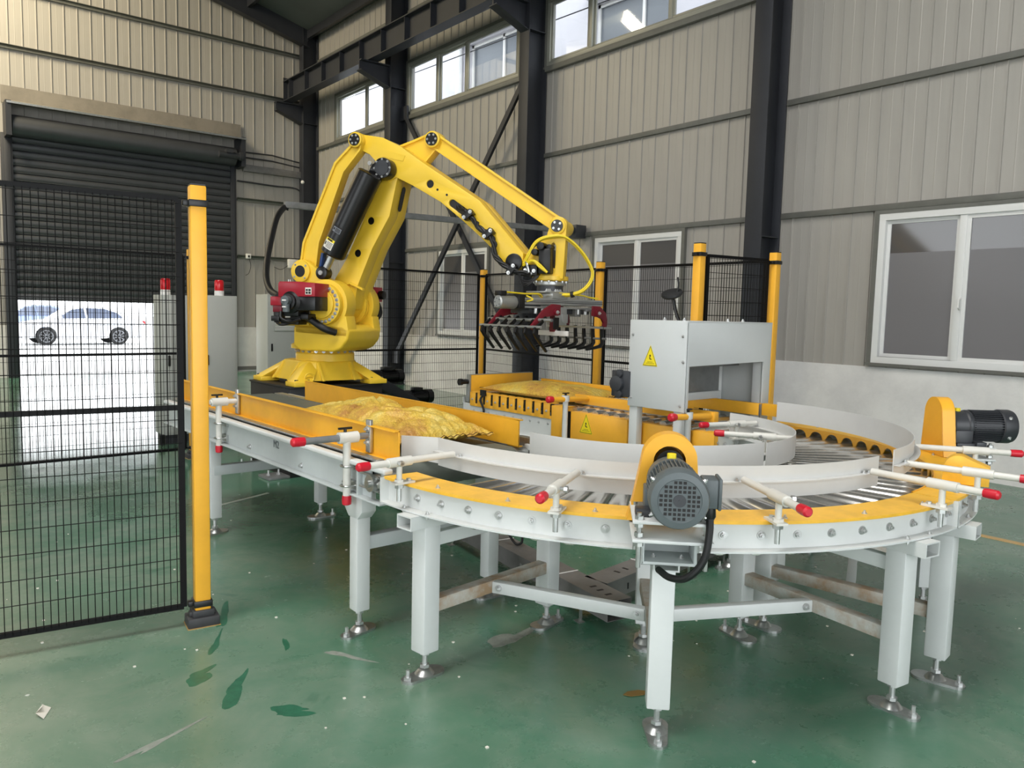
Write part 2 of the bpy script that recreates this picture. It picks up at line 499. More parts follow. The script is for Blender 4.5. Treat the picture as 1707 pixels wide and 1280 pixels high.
def masonry(name, label, t0, t1, opens, place):
    mb = MB(W)
    slab(mb, t0, t1, 0, ZP, opens, place, -0.14, 0.02)
    o = mb.build(name, 'plaster_white')
    o['kind'] = 'structure'; o['label'] = label
    b2 = MB(W)
    slab(b2, t0, t1, ZP, ZE + 0.1, opens, place, -0.14, -0.05)
    b2.build('outer_sheeting', 'cladding', o)
    return o
PITCH = 0.252
PROF = [(0, 0), (0.005, 0.016), (0.020, 0.016), (0.025, 0), (0.128, 0.0), (0.136, 0.0016), (0.144, 0.0), (PITCH, 0)]
CACHE = {}
def clad(parent, t0, t1, z0, z1, Mloc, opens, phase):
    """one ribbed sheet per pitch, cut round the openings"""
    k0 = math.floor((t0 - phase) / PITCH)
    t = phase + k0 * PITCH
    while t < t1:
        cuts = sorted({max(t, t0), min(t + PITCH, t1)} | {q for o in opens for q in o[:2] if max(t, t0) < q < min(t + PITCH, t1)})
        for i in range(len(cuts) - 1):
            c0, c1 = cuts[i], cuts[i + 1]
            if c1 - c0 < 0.012: continue
            tc = (c0 + c1) / 2
            zz = [(z0, z1)]
            for o in opens:
                if o[0] < tc < o[1]:
                    zz = [seg for (u, v) in zz for seg in ((u, min(v, o[2])), (max(u, o[3]), v)) if seg[1] - seg[0] > 0.02]
            for (u, v) in zz:
                key = (round(c0 - t, 3), round(c1 - t, 3), round(v - u, 3))
                if key not in CACHE:
                    pr = [(max(c0 - t, min(c1 - t, p[0])), p[1]) for p in PROF]
                    pr = [p for n, p in enumerate(pr) if n == 0 or p[0] > pr[n - 1][0] + 1e-4]
                    mb = MB()
                    n = len(pr)
                    mb.add([(p[0], p[1], h) for h in (0, v - u) for p in pr], [(q, q + 1, n + q + 1, n + q) for q in range(n - 1)])
                    CACHE[key] = mb.mesh('cladding_sheet', 'cladding', smooth=5)
                inst('cladding_sheet', CACHE[key], W @ Mloc(t, u), parent)
        t += PITCH
# local x along the wall, y into the room
def loc_r(t, z): return Matrix(((0, -1, 0, AW), (1, 0, 0, t), (0, 0, 1, z), (0, 0, 0, 1)))
def loc_b(t, z): return Matrix(((1, 0, 0, t), (0, -1, 0, BK), (0, 0, 1, z), (0, 0, 0, 1)))

wr = masonry('wall_right', 'grey ribbed sheet wall above a low white plastered wall, windows in it', -7.0, BK, OPEN_R, place_r)
clad(wr, -2.0, BK - 0.05, ZP, ZE, loc_r, OPEN_R, 5.436 - 22 * PITCH)
wb = masonry('wall_back', 'grey ribbed sheet gable wall with the roller shutter in it', -10.0, AW + 0.14, OPEN_B, place_b)
clad(wb, -1.2, AW - 0.05, ZP, ZE + 2.4, loc_b, OPEN_B, 2.104 - 14 * PITCH)
g2 = MB(W)
for i in range(24):
    a0 = AW + 0.14 - i * 0.79; a1 = a0 - 0.79
    zt = ZE + 0.25 * (AW - (a0 + a1) / 2) + 0.12
    g2.box(a1, a0, BK + 0.05, BK + 0.14, ZE + 0.1, max(ZE + 0.15, zt if (a0 + a1) / 2 > -1 else ZE + 0.25 * 9.7 + 0.12 - 0.25 * (-1 - (a0 + a1) / 2)))
g2.build('gable_sheeting', 'cladding', wb)
# girts (horizontal rails on the sheets)
def girt_r(b0, b1, z, h=0.055, d=0.06):
    m = MB(W).box(AW - d, AW - 0.02, b0, b1, z - h / 2, z + h / 2).box(AW - d, AW - d + 0.006, b0, b1, z + h / 2, z + h / 2 + 0.012)
    return m.build('girt', 'girt_grey', wr, bevel=0.003)
for b0, b1 in ((-2, 5.58), (5.85, 10.1), (10.36, 14.56), (14.82, 18.9)):
    for z in (2.86, 4.22, 7.75):
        girt_r(b0, b1, z)
for b0, b1 in ((5.85, 10.1), (10.36, 14.56), (14.82, 18.9), (-2, 5.58)):
    girt_r(b0, b1, 5.60, 0.06, 0.09)
def girt_b(a0, a1, z, h=0.07, d=0.07):
    m = MB(W).box(a0, a1, BK - d, BK - 0.02, z - h / 2, z + h / 2).box(a0, a1, BK - d, BK - d + 0.006, z + h / 2, z + h / 2 + 0.02)
    return m.build('girt', 'girt_grey', wb, bevel=0.003)
for z in (6.72, 7.85, 9.2): girt_b(-3, 8.55, z)
for z in (2.80, 4.18): girt_b(6.72, 8.5, z)
MB(W).box(6.85, 8.42, BK - 0.16, BK - 0.05, 4.86, 5.02).build('cable_tray', 'tray_grey', wb, bevel=0.004)
for z in (5.20, 5.32):
    MB(W).tube([(6.78, BK - 0.06, z), (7.6, BK - 0.06, z + 0.02 * (z > 5.25)), (8.45, BK - 0.06, z - 0.08)], 0.018).build('conduit', 'motor_dark', wb)
MB(W).tube(smooth_path([(6.72, BK - 0.08, 4.62), (7.6, BK - 0.08, 4.60), (8.2, BK - 0.08, 4.6), (8.42, BK - 0.1, 4.42)]), 0.02).build('conduit', 'motor_dark', wb)
MB(W).box(6.66, 7.9, BK - 0.035, BK - 0.01, 0.03, 0.12).build('skirting', 'tray_grey', wb)
MB(W).tube([(7.86, BK - 0.1, 0.0), (7.86, BK - 0.1, 0.18), (7.9, BK - 0.06, 0.2)], 0.05).build('floor_pipe', 'tray_grey', wb)

# H columns
def column(b, label, bracket=True, a_front=8.30, top=8.5):
    c = thing('steel_column', label, 'column', w2(8.5, b, 0), group='steel columns along the wall', kind='structure')
    del c['group']
    w = 0.24
    m = MB(W).box(a_front, a_front + 0.016, b, b + w, 0, top).box(AW - 0.036, AW - 0.02, b, b + w, 0, top)
    m.box(a_front + 0.016, AW - 0.036, b + w / 2 - 0.006, b + w / 2 + 0.006, 0, top)
    m.build('column_shaft', 'column_dark', c, bevel=0.002)
    p = MB(W).box(a_front - 0.03, AW - 0.02, b - 0.03, b + w + 0.03, 0, 0.02)
    p.build('base_plate', 'column_dark', c)
    for z in (2.6, 6.2):
        MB(W).box(a_front + 0.016, AW - 0.036, b + 0.01, b + w - 0.01, z, z + 0.012).build('stiffener', 'column_dark', c)
    if bracket:
        m = MB(W)
        m.prism([(0, 0), (0.62, 0), (0.62, -0.22), (0, -0.46)], w2(a_front, b + 0.10, 6.62), -EX, (0, 0, 1), 0.03) if False else None
        poly = [(0, 0), (-0.66, 0), (-0.66, -0.2), (0, -0.44)]
        MB(W).prism(poly, (a_front, b + 0.135, 6.62), (1, 0, 0), (0, 0, 1), 0.03).box(a_front - 0.66, a_front, b + 0.02, b + 0.22, 6.605, 6.63).prism([(-0.66, -0.2), (-0.66, -0.185), (0, -0.425), (0, -0.44)], (a_front, b + 0.22, 6.62), (1, 0, 0), (0, 0, 1), 0.2).build('crane_bracket', 'column_dark', c)
    return c
column(5.60, 'dark steel column between the two large windows nearest the camera')
column(10.12, 'dark steel column behind the gripper, high diagonal brace meeting its top')
column(14.60, 'dark steel column right behind the yellow robot, foot of the diagonal brace')
column(18.94, 'dark steel corner column beside the roller shutter wall')
column(1.10, 'dark steel column just past the right window', True)
for i in range(2):
    MB(W).sphere((8.29, 18.96, 4.75 + i * 30), 0.045, 10, 6).build('round_sensor', 'white_plastic', bpy.data.objects['steel_column.003']) if i == 0 else None

# crane runway beam
cb = thing('crane_runway_beam', 'long dark crane runway beam carried on the column brackets under the roof', 'beam', w2(7.9, 5, 6.63), kind='structure')
MB(W).box(7.78, 8.02, -3, 18.95, 6.63, 6.648).box(7.78, 8.02, -3, 18.95, 7.09, 7.11).box(7.893, 7.907, -3, 18.95, 6.648, 7.09).build('beam_web', 'column_dark', cb)
MB(W).box(7.87, 7.93, -3, 18.95, 7.11, 7.15).build('rail', 'steel_bolt', cb)
for i in range(24):
    b = 18.6 - i * 0.9
    MB(W).box(7.79, 7.893, b, b + 0.014, 6.648, 7.09).build('web_stiffener', 'column_dark', cb)
MB(W).box(7.79, 8.01, 18.95, 18.965, 6.6, 7.2).build('end_plate', 'column_dark', cb)

# roof
rf = struct('ceiling', 'dark sheet roof sloping down to the right wall')
zr = lambda a: ZE + 0.25 * (AW - a)
def roof_slab(a0, a1, za0, za1):
    m = MB(W)
    m.add([(a0, -7, za0), (a1, -7, za1), (a1, 19.5, za1), (a0, 19.5, za0), (a0, -7, za0 + 0.08), (a1, -7, za1 + 0.08), (a1, 19.5, za1 + 0.08), (a0, 19.5, za0 + 0.08)],
          [(0, 1, 2, 3), (4, 7, 6, 5), (0, 4, 5, 1), (1, 5, 6, 2), (2, 6, 7, 3), (3, 7, 4, 0)])
    return m
roof_slab(9.0, -1.0, zr(9.0), zr(-1.0)).build('roof_sheet', 'ceiling_sheet', rf)
roof_slab(-1.0, -11.0, zr(-1.0), zr(-1.0) - 2.5).build('roof_sheet', 'ceiling_sheet', rf)
for i in range(6):
    a = 8.45 - i * 1.5
    MB(W).box(a - 0.04, a + 0.04, -6.5, 19.2, zr(a) - 0.2, zr(a) - 0.01).build('purlin', 'column_dark', rf)
for b in (18.85, 14.6, 10.12, 5.6):
    m = MB(W)
    p0, p1 = (8.45, b + 0.12, zr(8.45) - 0.42), (-1.0, b + 0.12, zr(-1.0) - 0.42)
    m.bar(p0, p1, 0.2, 0.02).bar((p0[0], p0[1], p0[2] + 0.22), (p1[0], p1[1], p1[2] + 0.22), 0.012, 0.42)
    m.build('rafter', 'column_dark', rf)

# windows
def window(n, b0, b1, z0, z1, mull, frame_m, pane_m, wide=0.07, extra=None, handle=None, label=''):
    s = struct('window_%d' % n, label, w2(AW, (b0 + b1) / 2, z0))
    d0, d1 = AW - 0.05, AW + 0.05
    fr = MB(W).box(d0, d1, b0, b1, z1 - wide, z1).box(d0, d1, b0, b1, z0, z0 + wide).box(d0, d1, b0, b0 + wide, z0 + wide, z1 - wide).box(d0, d1, b1 - wide, b1, z0 + wide, z1 - wide)
    f = fr.build('window_frame', frame_m, s, bevel=0.006)
    ed = [b0 + wide] + [q for m in mull for q in (m - wide / 2, m + wide / 2)] + [b1 - wide]
    for i, m in enumerate(mull):
        MB(W).box(AW - 0.035, AW + 0.035, m - wide / 2, m + wide / 2, z0 + wide, z1 - wide).build('mullion', frame_m, s, bevel=0.005)
    for i in range(0, len(ed) - 1, 2):
        p0, p1 = ed[i], ed[i + 1]
        off = 0.0 if (i // 2) % 2 == 0 else 0.03
        sw = 0.04
        q = MB(W).box(AW - 0.025 + off, AW + 0.005 + off, p0, p1, z1 - wide - sw, z1 - wide).box(AW - 0.025 + off, AW + 0.005 + off, p0, p1, z0 + wide, z0 + wide + sw)
        q.box(AW - 0.025 + off, AW + 0.005 + off, p0, p0 + sw, z0 + wide + sw, z1 - wide - sw).box(AW - 0.025 + off, AW + 0.005 + off, p1 - sw, p1, z0 + wide + sw, z1 - wide - sw)
        sash = q.build('sash', frame_m, s, bevel=0.004)
        if pane_m == 'frosted':
            zc = z1 - wide - 0.36
            MB(W).box(AW - 0.012 + off, AW - 0.006 + off, p0 + sw, p1 - sw, zc, z1 - wide - sw).build('pane', 'clear_dark', s)
            MB(W).box(AW - 0.012 + off, AW - 0.006 + off, p0 + sw, p1 - sw, z0 + wide + sw, zc).build('pane', 'frosted_film', s)
        else:
            MB(W).box(AW - 0.012 + off, AW - 0.006 + off, p0 + sw, p1 - sw, z0 + wide + sw, z1 - wide - sw).build('pane', 'window_glass', s)
    if handle is not None:
        MB(W).tube([(AW - 0.05, handle, (z0 + z1) / 2 - 0.22), (AW - 0.09, handle, (z0 + z1) / 2 - 0.2), (AW - 0.09, handle, (z0 + z1) / 2 - 0.12), (AW - 0.05, handle, (z0 + z1) / 2 - 0.1)], 0.01).build('handle', 'white_plastic', s)
    # grey flashing round the opening
    t = 0.055
    MB(W).box(AW - 0.055, AW + 0.02, b0 - t, b0, z0 - 0.03, z1 + t).box(AW - 0.055, AW + 0.02, b1, b1 + t, z0 - 0.03, z1 + t).box(AW - 0.055, AW + 0.02, b0, b1, z1, z1 + t).box(AW - 0.075, AW + 0.02, b0 - t, b1 + t, z0 - 0.035, z0).build('flashing', 'girt_grey', s)
    return s
window(1, 2.6, 4.34, 1.14, 2.79, [3.47], 'window_white', 'frosted', handle=3.44, label='white framed sliding window with grey film, nearest the camera')
window(2, 7.12, 8.83, 1.14, 2.79, [7.975], 'window_white', 'frosted', label='white framed sliding window with grey film behind the yellow fence posts')
window(3, 11.64, 13.26, 1.14, 2.79, [12.45], 'window_white', 'frosted', label='white framed sliding window with grey film behind the diagonal braces')
window(4, 15.52, 17.9, 5.66, 6.72, [16.4], 'window_alu', 'clear', 0.06, label='high strip window beside the corner column')
window(5, 10.84, 14.54, 5.66, 6.72, [12.45, 13.42], 'window_alu', 'clear', 0.07, label='high strip window of three lights between two dark columns')
window(6, 6.04, 10.1, 5.66, 6.74, [7.5, 9.1], 'window_alu', 'clear', 0.07, label='high strip window above the plain wall bay')

# walls out of view: the side wall and the end wall behind the camera with its open gate
wl = MB(W)
slab(wl, -7.0, BK, 0, 11.0, [(-5.0, 3.0, 0, 5.5), (9, 14, 3, 6)], lambda mb, t0, t1, z0, z1, d0, d1: mb.box(-11.2, -11.0, t0, t1, z0, z1), 0, 0)
o = wl.build('wall_left', 'cladding'); o['kind'] = 'structure'; o['label'] = 'grey sheet side wall with a wide open gate'
wf_ = MB(W)
slab(wf_, -11.0, AW + 0.14, 0, 12.0, [(-7.0, 4.0, 0, 6.0)], lambda mb, t0, t1, z0, z1, d0, d1: mb.box(t0, t1, -7.2, -7.0, z0, z1), 0, 0)
o = wf_.build('wall_front', 'cladding'); o['kind'] = 'structure'; o['label'] = 'grey sheet end wall with a wide open gate'

# roller shutter
dr = struct('door_1', 'dark grey roller shutter, raised about a third', w2(4.3, BK, 0))
sl = MB()
pr = [(0.0, 0.0), (0.006, 0.022), (0.016, 0.026), (0.024, 0.016), (0.05, 0.030), (0.09, 0.036), (0.125, 0.028), (0.148, 0.006), (0.154, 0.0)]
L_ = 4.46
sl.add([(x, -d, z) for x in (0, L_) for z, d in pr], [(i, i + 1, len(pr) + i + 1, len(pr) + i) for i in range(len(pr) - 1)])
slm = sl.mesh('slat', 'shutter_grey', smooth=30)
z = 1.74
while z < 5.0:
    inst('slat', slm, W @ T(2.12, BK - 0.03, z), dr)
    z += 0.155
MB(W).box(2.12, 6.58, BK - 0.055, BK - 0.02, 1.62, 1.75).build('bottom_bar', 'shutter_grey', dr, bevel=0.006)
MB(W).box(2.06, 6.6, BK - 0.012, BK - 0.002, 1.70, 5.2).build('curtain_backing', 'shutter_grey', dr)
MB(W).cyl((2.1, BK - 0.24, 5.14), (6.6, BK - 0.24, 5.14), 0.21, 28).build('shutter_roll', 'shutter_grey', dr)
for a0, a1 in ((1.92, 2.12), (6.56, 6.68)):
    MB(W).box(a0, a1, BK - 0.12, BK + 0.02, 0, 5.0).box(a0 + 0.05, a1 - 0.03, BK - 0.135, BK - 0.12, 0, 4.95).build('guide_rail', 'column_dark', dr, bevel=0.004)
for a0 in (1.98, 6.68):
    MB(W).box(a0, a0 + 0.1, BK - 0.5, BK, 4.9, 5.58).build('end_bracket', 'column_dark', dr)
MB(W).add([(2.0, BK - 0.52, 5.53), (6.8, BK - 0.52, 5.53), (6.8, BK, 5.66), (2.0, BK, 5.66), (2.0, BK - 0.52, 5.555), (6.8, BK - 0.52, 5.555), (6.8, BK, 5.685), (2.0, BK, 5.685)],
          [(0, 1, 2, 3), (4, 7, 6, 5), (0, 4, 5, 1), (1, 5, 6, 2), (2, 6, 7, 3), (3, 7, 4, 0)]).build('shutter_hood', 'hood_steel', dr)
MB(W).box(1.95, 6.82, BK - 0.06, BK - 0.03, 5.60, 5.95).build('hood_band', 'hood_steel', dr)  # brown-grey band on the wall above the hood
MB(W).box(2.0, 6.8, BK - 0.525, BK - 0.51, 5.52, 5.56).build('hood_lip', 'zinc', dr)
MB(W).cyl((6.15, BK - 0.5, 5.12), (6.62, BK - 0.5, 5.12), 0.075, 16).cyl((6.62, BK - 0.5, 5.12), (6.7, BK - 0.5, 5.12), 0.1, 16).box(6.3, 6.45, BK - 0.6, BK - 0.42, 5.16, 5.24).build('shutter_motor', 'motor_dark', dr)

# wall boxes
tj = thing('junction_box', 'small pale junction box on the wall left of the corner column', 'box', w2(8.1, BK - 0.1, 2.62))
MB(W).box(7.97, 8.22, BK - 0.19, BK - 0.07, 2.6, 2.82).build('box_body', 'white_plastic', tj, bevel=0.012)
MB(W).tube(smooth_path([(8.15, BK - 0.12, 2.6), (8.3, BK - 0.12, 2.45), (8.42, BK - 0.1, 2.3)]), 0.02).build('cable', 'cable_black', tj)
MB(W).tube(smooth_path([(7.98, BK - 0.12, 2.66), (7.8, BK - 0.1, 2.55), (7.62, BK - 0.1, 2.6)]), 0.006).build('wire', 'cable_black', tj)
tj = thing('wall_socket', 'tiny white socket with a loose wire on the rail beside the shutter', 'socket', w2(6.96, BK - 0.1, 2.8))
MB(W).box(6.91, 7.03, BK - 0.13, BK - 0.07, 2.77, 2.89).build('socket_body', 'white_plastic', tj, bevel=0.01)
MB(W).box(6.95, 6.99, BK - 0.14, BK - 0.128, 2.80, 2.85).build('socket_face', 'ink', tj)
MB(W).tube(smooth_path([(6.98, BK - 0.12, 2.78), (7.02, BK - 0.12, 2.6), (6.98, BK - 0.1, 2.42), (6.9, BK - 0.1, 2.36)]), 0.006).build('wire', 'cable_black', tj)

# diagonal braces in the bay behind the robot
for (lab, p0, p1) in (('dark diagonal brace rising to the right towards the high window', (8.40, 14.5, 0.62), (8.50, 10.40, 5.62)),
                      ('thin dark diagonal brace falling to the right behind the robot arm', (8.60, 14.56, 5.7), (8.56, 10.42, 0.75))):
    b = thing('cross_brace', lab, 'brace', w2(*p0))
    MB(W).bar(p0, p1, 0.1, 0.012, (1, 0, 0)).bar((p0[0] + 0.04, p0[1], p0[2]), (p1[0] + 0.04, p1[1], p1[2]), 0.012, 0.09, (1, 0, 0)).build('angle_bar', 'column_dark', b)
    for q, sg in ((p0, 1), (p1, -1)):
        MB(W).box(q[0] - 0.01, q[0] + 0.03, q[1] - 0.14, q[1] + 0.14, q[2] - 0.14, q[2] + 0.14).build('gusset_plate', 'column_dark', b)

# outside the high windows
nb = thing('neighbour_building', 'pale rendered building with grey windows, seen through the high strip windows', 'building', (13.0, 14, 0))
OPEN_N = [(14.55, 16.6, 6.95, 8.45), (10.1, 12.15, 6.75, 8.25), (6.0, 8.0, 6.95, 8.4)]
m = MB()
slab(m, -4, 22.5, -0.03, 12.5, OPEN_N, lambda mb, t0, t1, z0, z1, d0, d1: mb.box(12.6, 12.9, t0, t1, z0, z1), 0, 0)
m.build('facade', 'render_out', nb)
for (b0, b1, z0, z1) in OPEN_N:
    f = MB().box(12.7, 12.76, b0, b1, z1 - 0.07, z1).box(12.7, 12.76, b0, b1, z0, z0 + 0.07).box(12.7, 12.76, b0, b0 + 0.07, z0, z1).box(12.7, 12.76, b1 - 0.07, b1, z0, z1).box(12.7, 12.76, b0 + (b1 - b0) * .36, b0 + (b1 - b0) * .36 + 0.07, z0, z1).build('window', 'window_white', nb)
    MB().box(12.74, 12.75, b0 + 0.07, b1 - 0.07, z0 + 0.07, z1 - 0.07).build('pane', 'dark_window_out', f)
    MB().box(12.3, 12.62, b0 - 0.2, b1 + 0.2, z1 + 0.12, z1 + 0.24).build('canopy', 'render_out', nb)
    MB().box(12.5, 12.62, b0 - 0.08, b1 + 0.08, z0 - 0.09, z0).build('sill', 'window_white', nb)
MB().cyl((12.5, 16.9, 0), (12.5, 16.9, 12.4), 0.09, 12).build('downpipe', 'window_white', nb)
for k in range(2):
    tag(MB().tube([(11.4, -4, 7.7 + k * 0.35), (11.4, 10, 7.6 + k * 0.35), (11.4, 24, 7.7 + k * 0.35)], 0.012, 6).build('overhead_wire', 'cable_black'),
        ('upper' if k else 'lower') + ' of two thin overhead wires outside the high windows', 'wire')

# ================================================================== conveyors
CX, CY = 3.50, 2.90            # centre of the roller curve
RO, RI = 1.66, 0.74            # outer / inner channel web
ZT, ZB = 0.858, 0.742          # channel top / bottom
def pol(r, deg, z=0.0): return Vector((CX + r * math.cos(R(deg)), CY + r * math.sin(R(deg)), z))

# --- shared small pieces
def bolt_mesh(r=0.011, h=0.012):
    m = MB()
    m.cyl((0, 0, 0), (0, 0, h * 0.25), r * 1.55, 12).cyl((0, 0, h * 0.25), (0, 0, h), r, 6).cyl((0, 0, h), (0, 0, h * 1.7), r * 0.55, 8)
    return m.mesh('bolt', 'steel_bolt')
BOLT = bolt_mesh()
BOLT_S = bolt_mesh(0.007, 0.008)
def bolt_at(p, d, parent, me=None):
    q = Vector(d).to_track_quat('Z', 'Y').to_matrix().to_4x4()
    return inst('bolt', me or BOLT, Matrix.Translation(p) @ q, parent)

def foot(parent, x, y, ang, zt, dirty='zinc', flip=1):
    """adjustable anchor foot: plate with rounded ends, stem, nut and anchor bolt"""
    c, s = math.cos(R(ang)), math.sin(R(ang))
    M = Matrix(((c, -s, 0, x), (s, c, 0, y), (0, 0, 1, 0), (0, 0, 0, 1)))
    poly = circle(0.085, 0, 0.036, 10, -90, 90, False) + circle(-0.05, 0, 0.05, 10, 90, 270, False)
    m = MB(M).prism(poly, (0, 0, 0), (1, 0, 0), (0, 1, 0), 0.012)
    m.lathe([(0.045, 0.012), (0.03, 0.03), (0.018, 0.036)], (0, 0, 0), (0, 0, 1), 16)
    f = m.build('foot', dirty, parent)
    MB(M).cyl((0, 0, 0.03), (0, 0, zt), 0.012, 10).cyl((0, 0, zt - 0.02), (0, 0, zt - 0.004), 0.022, 6).cyl((0, 0, 0.04), (0, 0, 0.054), 0.022, 6).build('stem', 'steel_bolt', f)
    MB(M).cyl((0.095, 0, 0.012), (0.095, 0, 0.055), 0.008, 8).cyl((0.095, 0, 0.012), (0.095, 0, 0.026), 0.017, 6).build('anchor_bolt', 'steel_bolt', f)
    return f
def leg(parent, x, y, ang, z0, z1, w=0.075, m='frame_white'):
    c, s = math.cos(R(ang)), math.sin(R(ang))
    M = Matrix(((c, -s, 0, x), (s, c, 0, y), (0, 0, 1, 0), (0, 0, 0, 1)))
    return MB(M).box(-w / 2, w / 2, -w / 2, w / 2, z0, z1).build('leg', m, parent, bevel=0.006)

def rod_clamp(parent, base, out, z_plate, z_rod, r_in, r_out, body='clamp_white', cap=True, hang=True, sleeve=0.12):
    """guard rail holder: plate + post + sleeve, and a sliding rod with a red end cap.
    base: xy of the post, out: outward unit vector, r_in / r_out: rod ends measured along out from the post"""
    b = Vector((base[0], base[1], 0)); d = Vector((out[0], out[1], 0)).normalized(); t = Vector((-d.y, d.x, 0)); zz = Vector((0, 0, 1))
    M = frame(b, d, t, zz)
    h = MB(M).box(-0.07, 0.035, -0.022, 0.022, z_plate, z_plate + 0.009).cyl((0, 0, z_plate), (0, 0, z_rod), 0.0125, 14)
    h.cyl((-sleeve / 2, 0, z_rod), (sleeve / 2, 0, z_rod), 0.021, 18).cyl((0, 0, z_plate + 0.009), (0, 0, z_plate + 0.02), 0.021, 6)
    o = h.build('guard_clamp', body, parent)
    MB(M).cyl((0.02, 0.02, z_rod), (0.02, 0.05, z_rod), 0.008, 8).cyl((0.02, 0.036, z_rod), (0.02, 0.05, z_rod), 0.013, 6).build('lock_screw', 'steel_bolt', o)
    if hang:
        MB(M).cyl((0, 0, z_plate), (0, 0, z_plate - 0.075), 0.0105, 10).cyl((0, 0, z_plate - 0.018), (0, 0, z_plate - 0.002), 0.02, 6).build('threaded_stud', 'zinc', o)
    MB(M).cyl((-0.05, 0.0, z_plate + 0.009), (-0.05, 0, z_plate + 0.018), 0.011, 6).build('plate_bolt', 'steel_bolt', o)
    rod = MB(M).cyl((r_in, 0, z_rod), (r_out - 0.03, 0, z_rod), 0.0148, 14).build('rod', body, o)
    if cap: MB(M).lathe([(0.018, 0), (0.019, 0.02), (0.018, 0.05), (0.012, 0.056)], M @ Vector((r_out - 0.045, 0, z_rod)), d, 16) if False else MB().lathe([(0.018, 0), (0.0192, 0.02), (0.0185, 0.05), (0.012, 0.057)], M @ Vector((r_out - 0.045, 0, z_rod)), d, 16).build('end_cap', 'red_cap', o)
    return o

# --- straight belt conveyor -------------------------------------------------
bc = thing('belt_conveyor', 'straight belt conveyor with yellow side guards carrying the crumpled bag', 'conveyor', (2.32, 5.5, 0))
XN, XF, Y0, Y1 = 1.865, 2.785, 3.03, 6.12
ST, SB = 0.885, 0.716
def side_rail(x, sgn, name):
    # C channel with rounded top lip, opening to the outside
    m = MB().box(x - 0.004, x + 0.004, Y0 + 0.12, Y1, SB, ST - 0.02)
    lo, hi = (x - 0.045, x + 0.004) if sgn < 0 else (x - 0.004, x + 0.045)
    m.box(lo, hi, Y0 - 0.02, Y1, SB - 0.006, SB + 0.002)
    m.box(lo, hi, Y0 + 0.12, Y1, ST - 0.03, ST - 0.002) if False else None
    o = m.build(name, 'frame_grey', bc, bevel=0.0015)
    l = MB().box(lo, hi, Y0 - 0.06, Y1, ST - 0.026, ST)
    l.build('top_lip', 'frame_white', o, bevel=0.009, segs=3)
    return o
rn = side_rail(XN, -1, 'side_rail')
rf_ = side_rail(XF, 1, 'side_rail')
for y in (3.42, 3.9, 4.6, 5.4):
    bolt_at((XN - 0.004, y - 0.02, SB + 0.035), (-1, 0, 0), rn, BOLT)
# writing on the rail
tx = bpy.data.curves.new('rail_marking', 'FONT'); tx.body = 'M2'; tx.size = 0.06; tx.extrude = 0.0008
to = bpy.data.objects.new('rail_marking', tx); COL.objects.link(to); to.parent = bc
to.matrix_basis = Matrix.Translation(-ORIG[bc.name]) @ frame((XN - 0.006, 4.24, 0.80), (0, -1, 0), (0, 0, 1), (-1, 0, 0)); tx.materials.append(MATS['motor_grey'])
bpy.context.view_layer.update()
tm = bpy.data.meshes.new_from_object(to); to2 = bpy.data.objects.new('rail_marking', tm); COL.objects.link(to2); to2.parent = bc; to2.matrix_basis = to.matrix_basis.copy()
bpy.data.objects.remove(to)
# take-up bearing window at the discharge end
MB().box(XN - 0.02, XN + 0.004, Y0 - 0.02, Y0 + 0.01, SB, ST - 0.026).build('end_plate', 'frame_grey', bc, bevel=0.002)
MB().box(XN - 0.03, XN + 0.004, Y0 + 0.2, Y0 + 0.215, SB, ST - 0.026).build('end_plate', 'frame_grey', bc, bevel=0.002)
m = MB()
for z in (0.765, 0.83):
    m.cyl((XN - 0.018, Y0 + 0.02, z), (XN - 0.018, Y0 + 0.2, z), 0.007, 8)
m.build('guide_bar', 'zinc', bc)
MB().cyl((XN - 0.045, Y0 + 0.07, 0.80), (XN, Y0 + 0.07, 0.80), 0.04, 18).cyl((XN - 0.06, Y0 + 0.07, 0.80), (XN - 0.04, Y0 + 0.07, 0.80), 0.018, 12).build('bearing', 'zinc', bc)
MB().cyl((XN - 0.02, Y0 - 0.03, 0.80), (XN - 0.02, Y0 + 0.05, 0.80), 0.009, 8).cyl((XN - 0.02, Y0 + 0.0, 0.80), (XN - 0.02, Y0 + 0.016, 0.80), 0.018, 6).build('take_up_bolt', 'steel_bolt', bc)
MB().cyl((XF + 0.002, Y0 + 0.07, 0.80), (XF + 0.06, Y0 + 0.07, 0.80), 0.045, 18).box(XF, XF + 0.05, Y0 + 0.0, Y0 + 0.16, 0.76, 0.93).build('bearing', 'zinc', bc, bevel=0.004)
MB().box(XF - 0.02, XF + 0.06, Y0 - 0.03, Y0 + 0.06, 0.87, 0.9).cyl((XF + 0.03, Y0 - 0.01, 0.9), (XF + 0.03, Y0 - 0.01, 0.925), 0.014, 6).build('bearing_bracket', 'frame_white', bc, bevel=0.003)
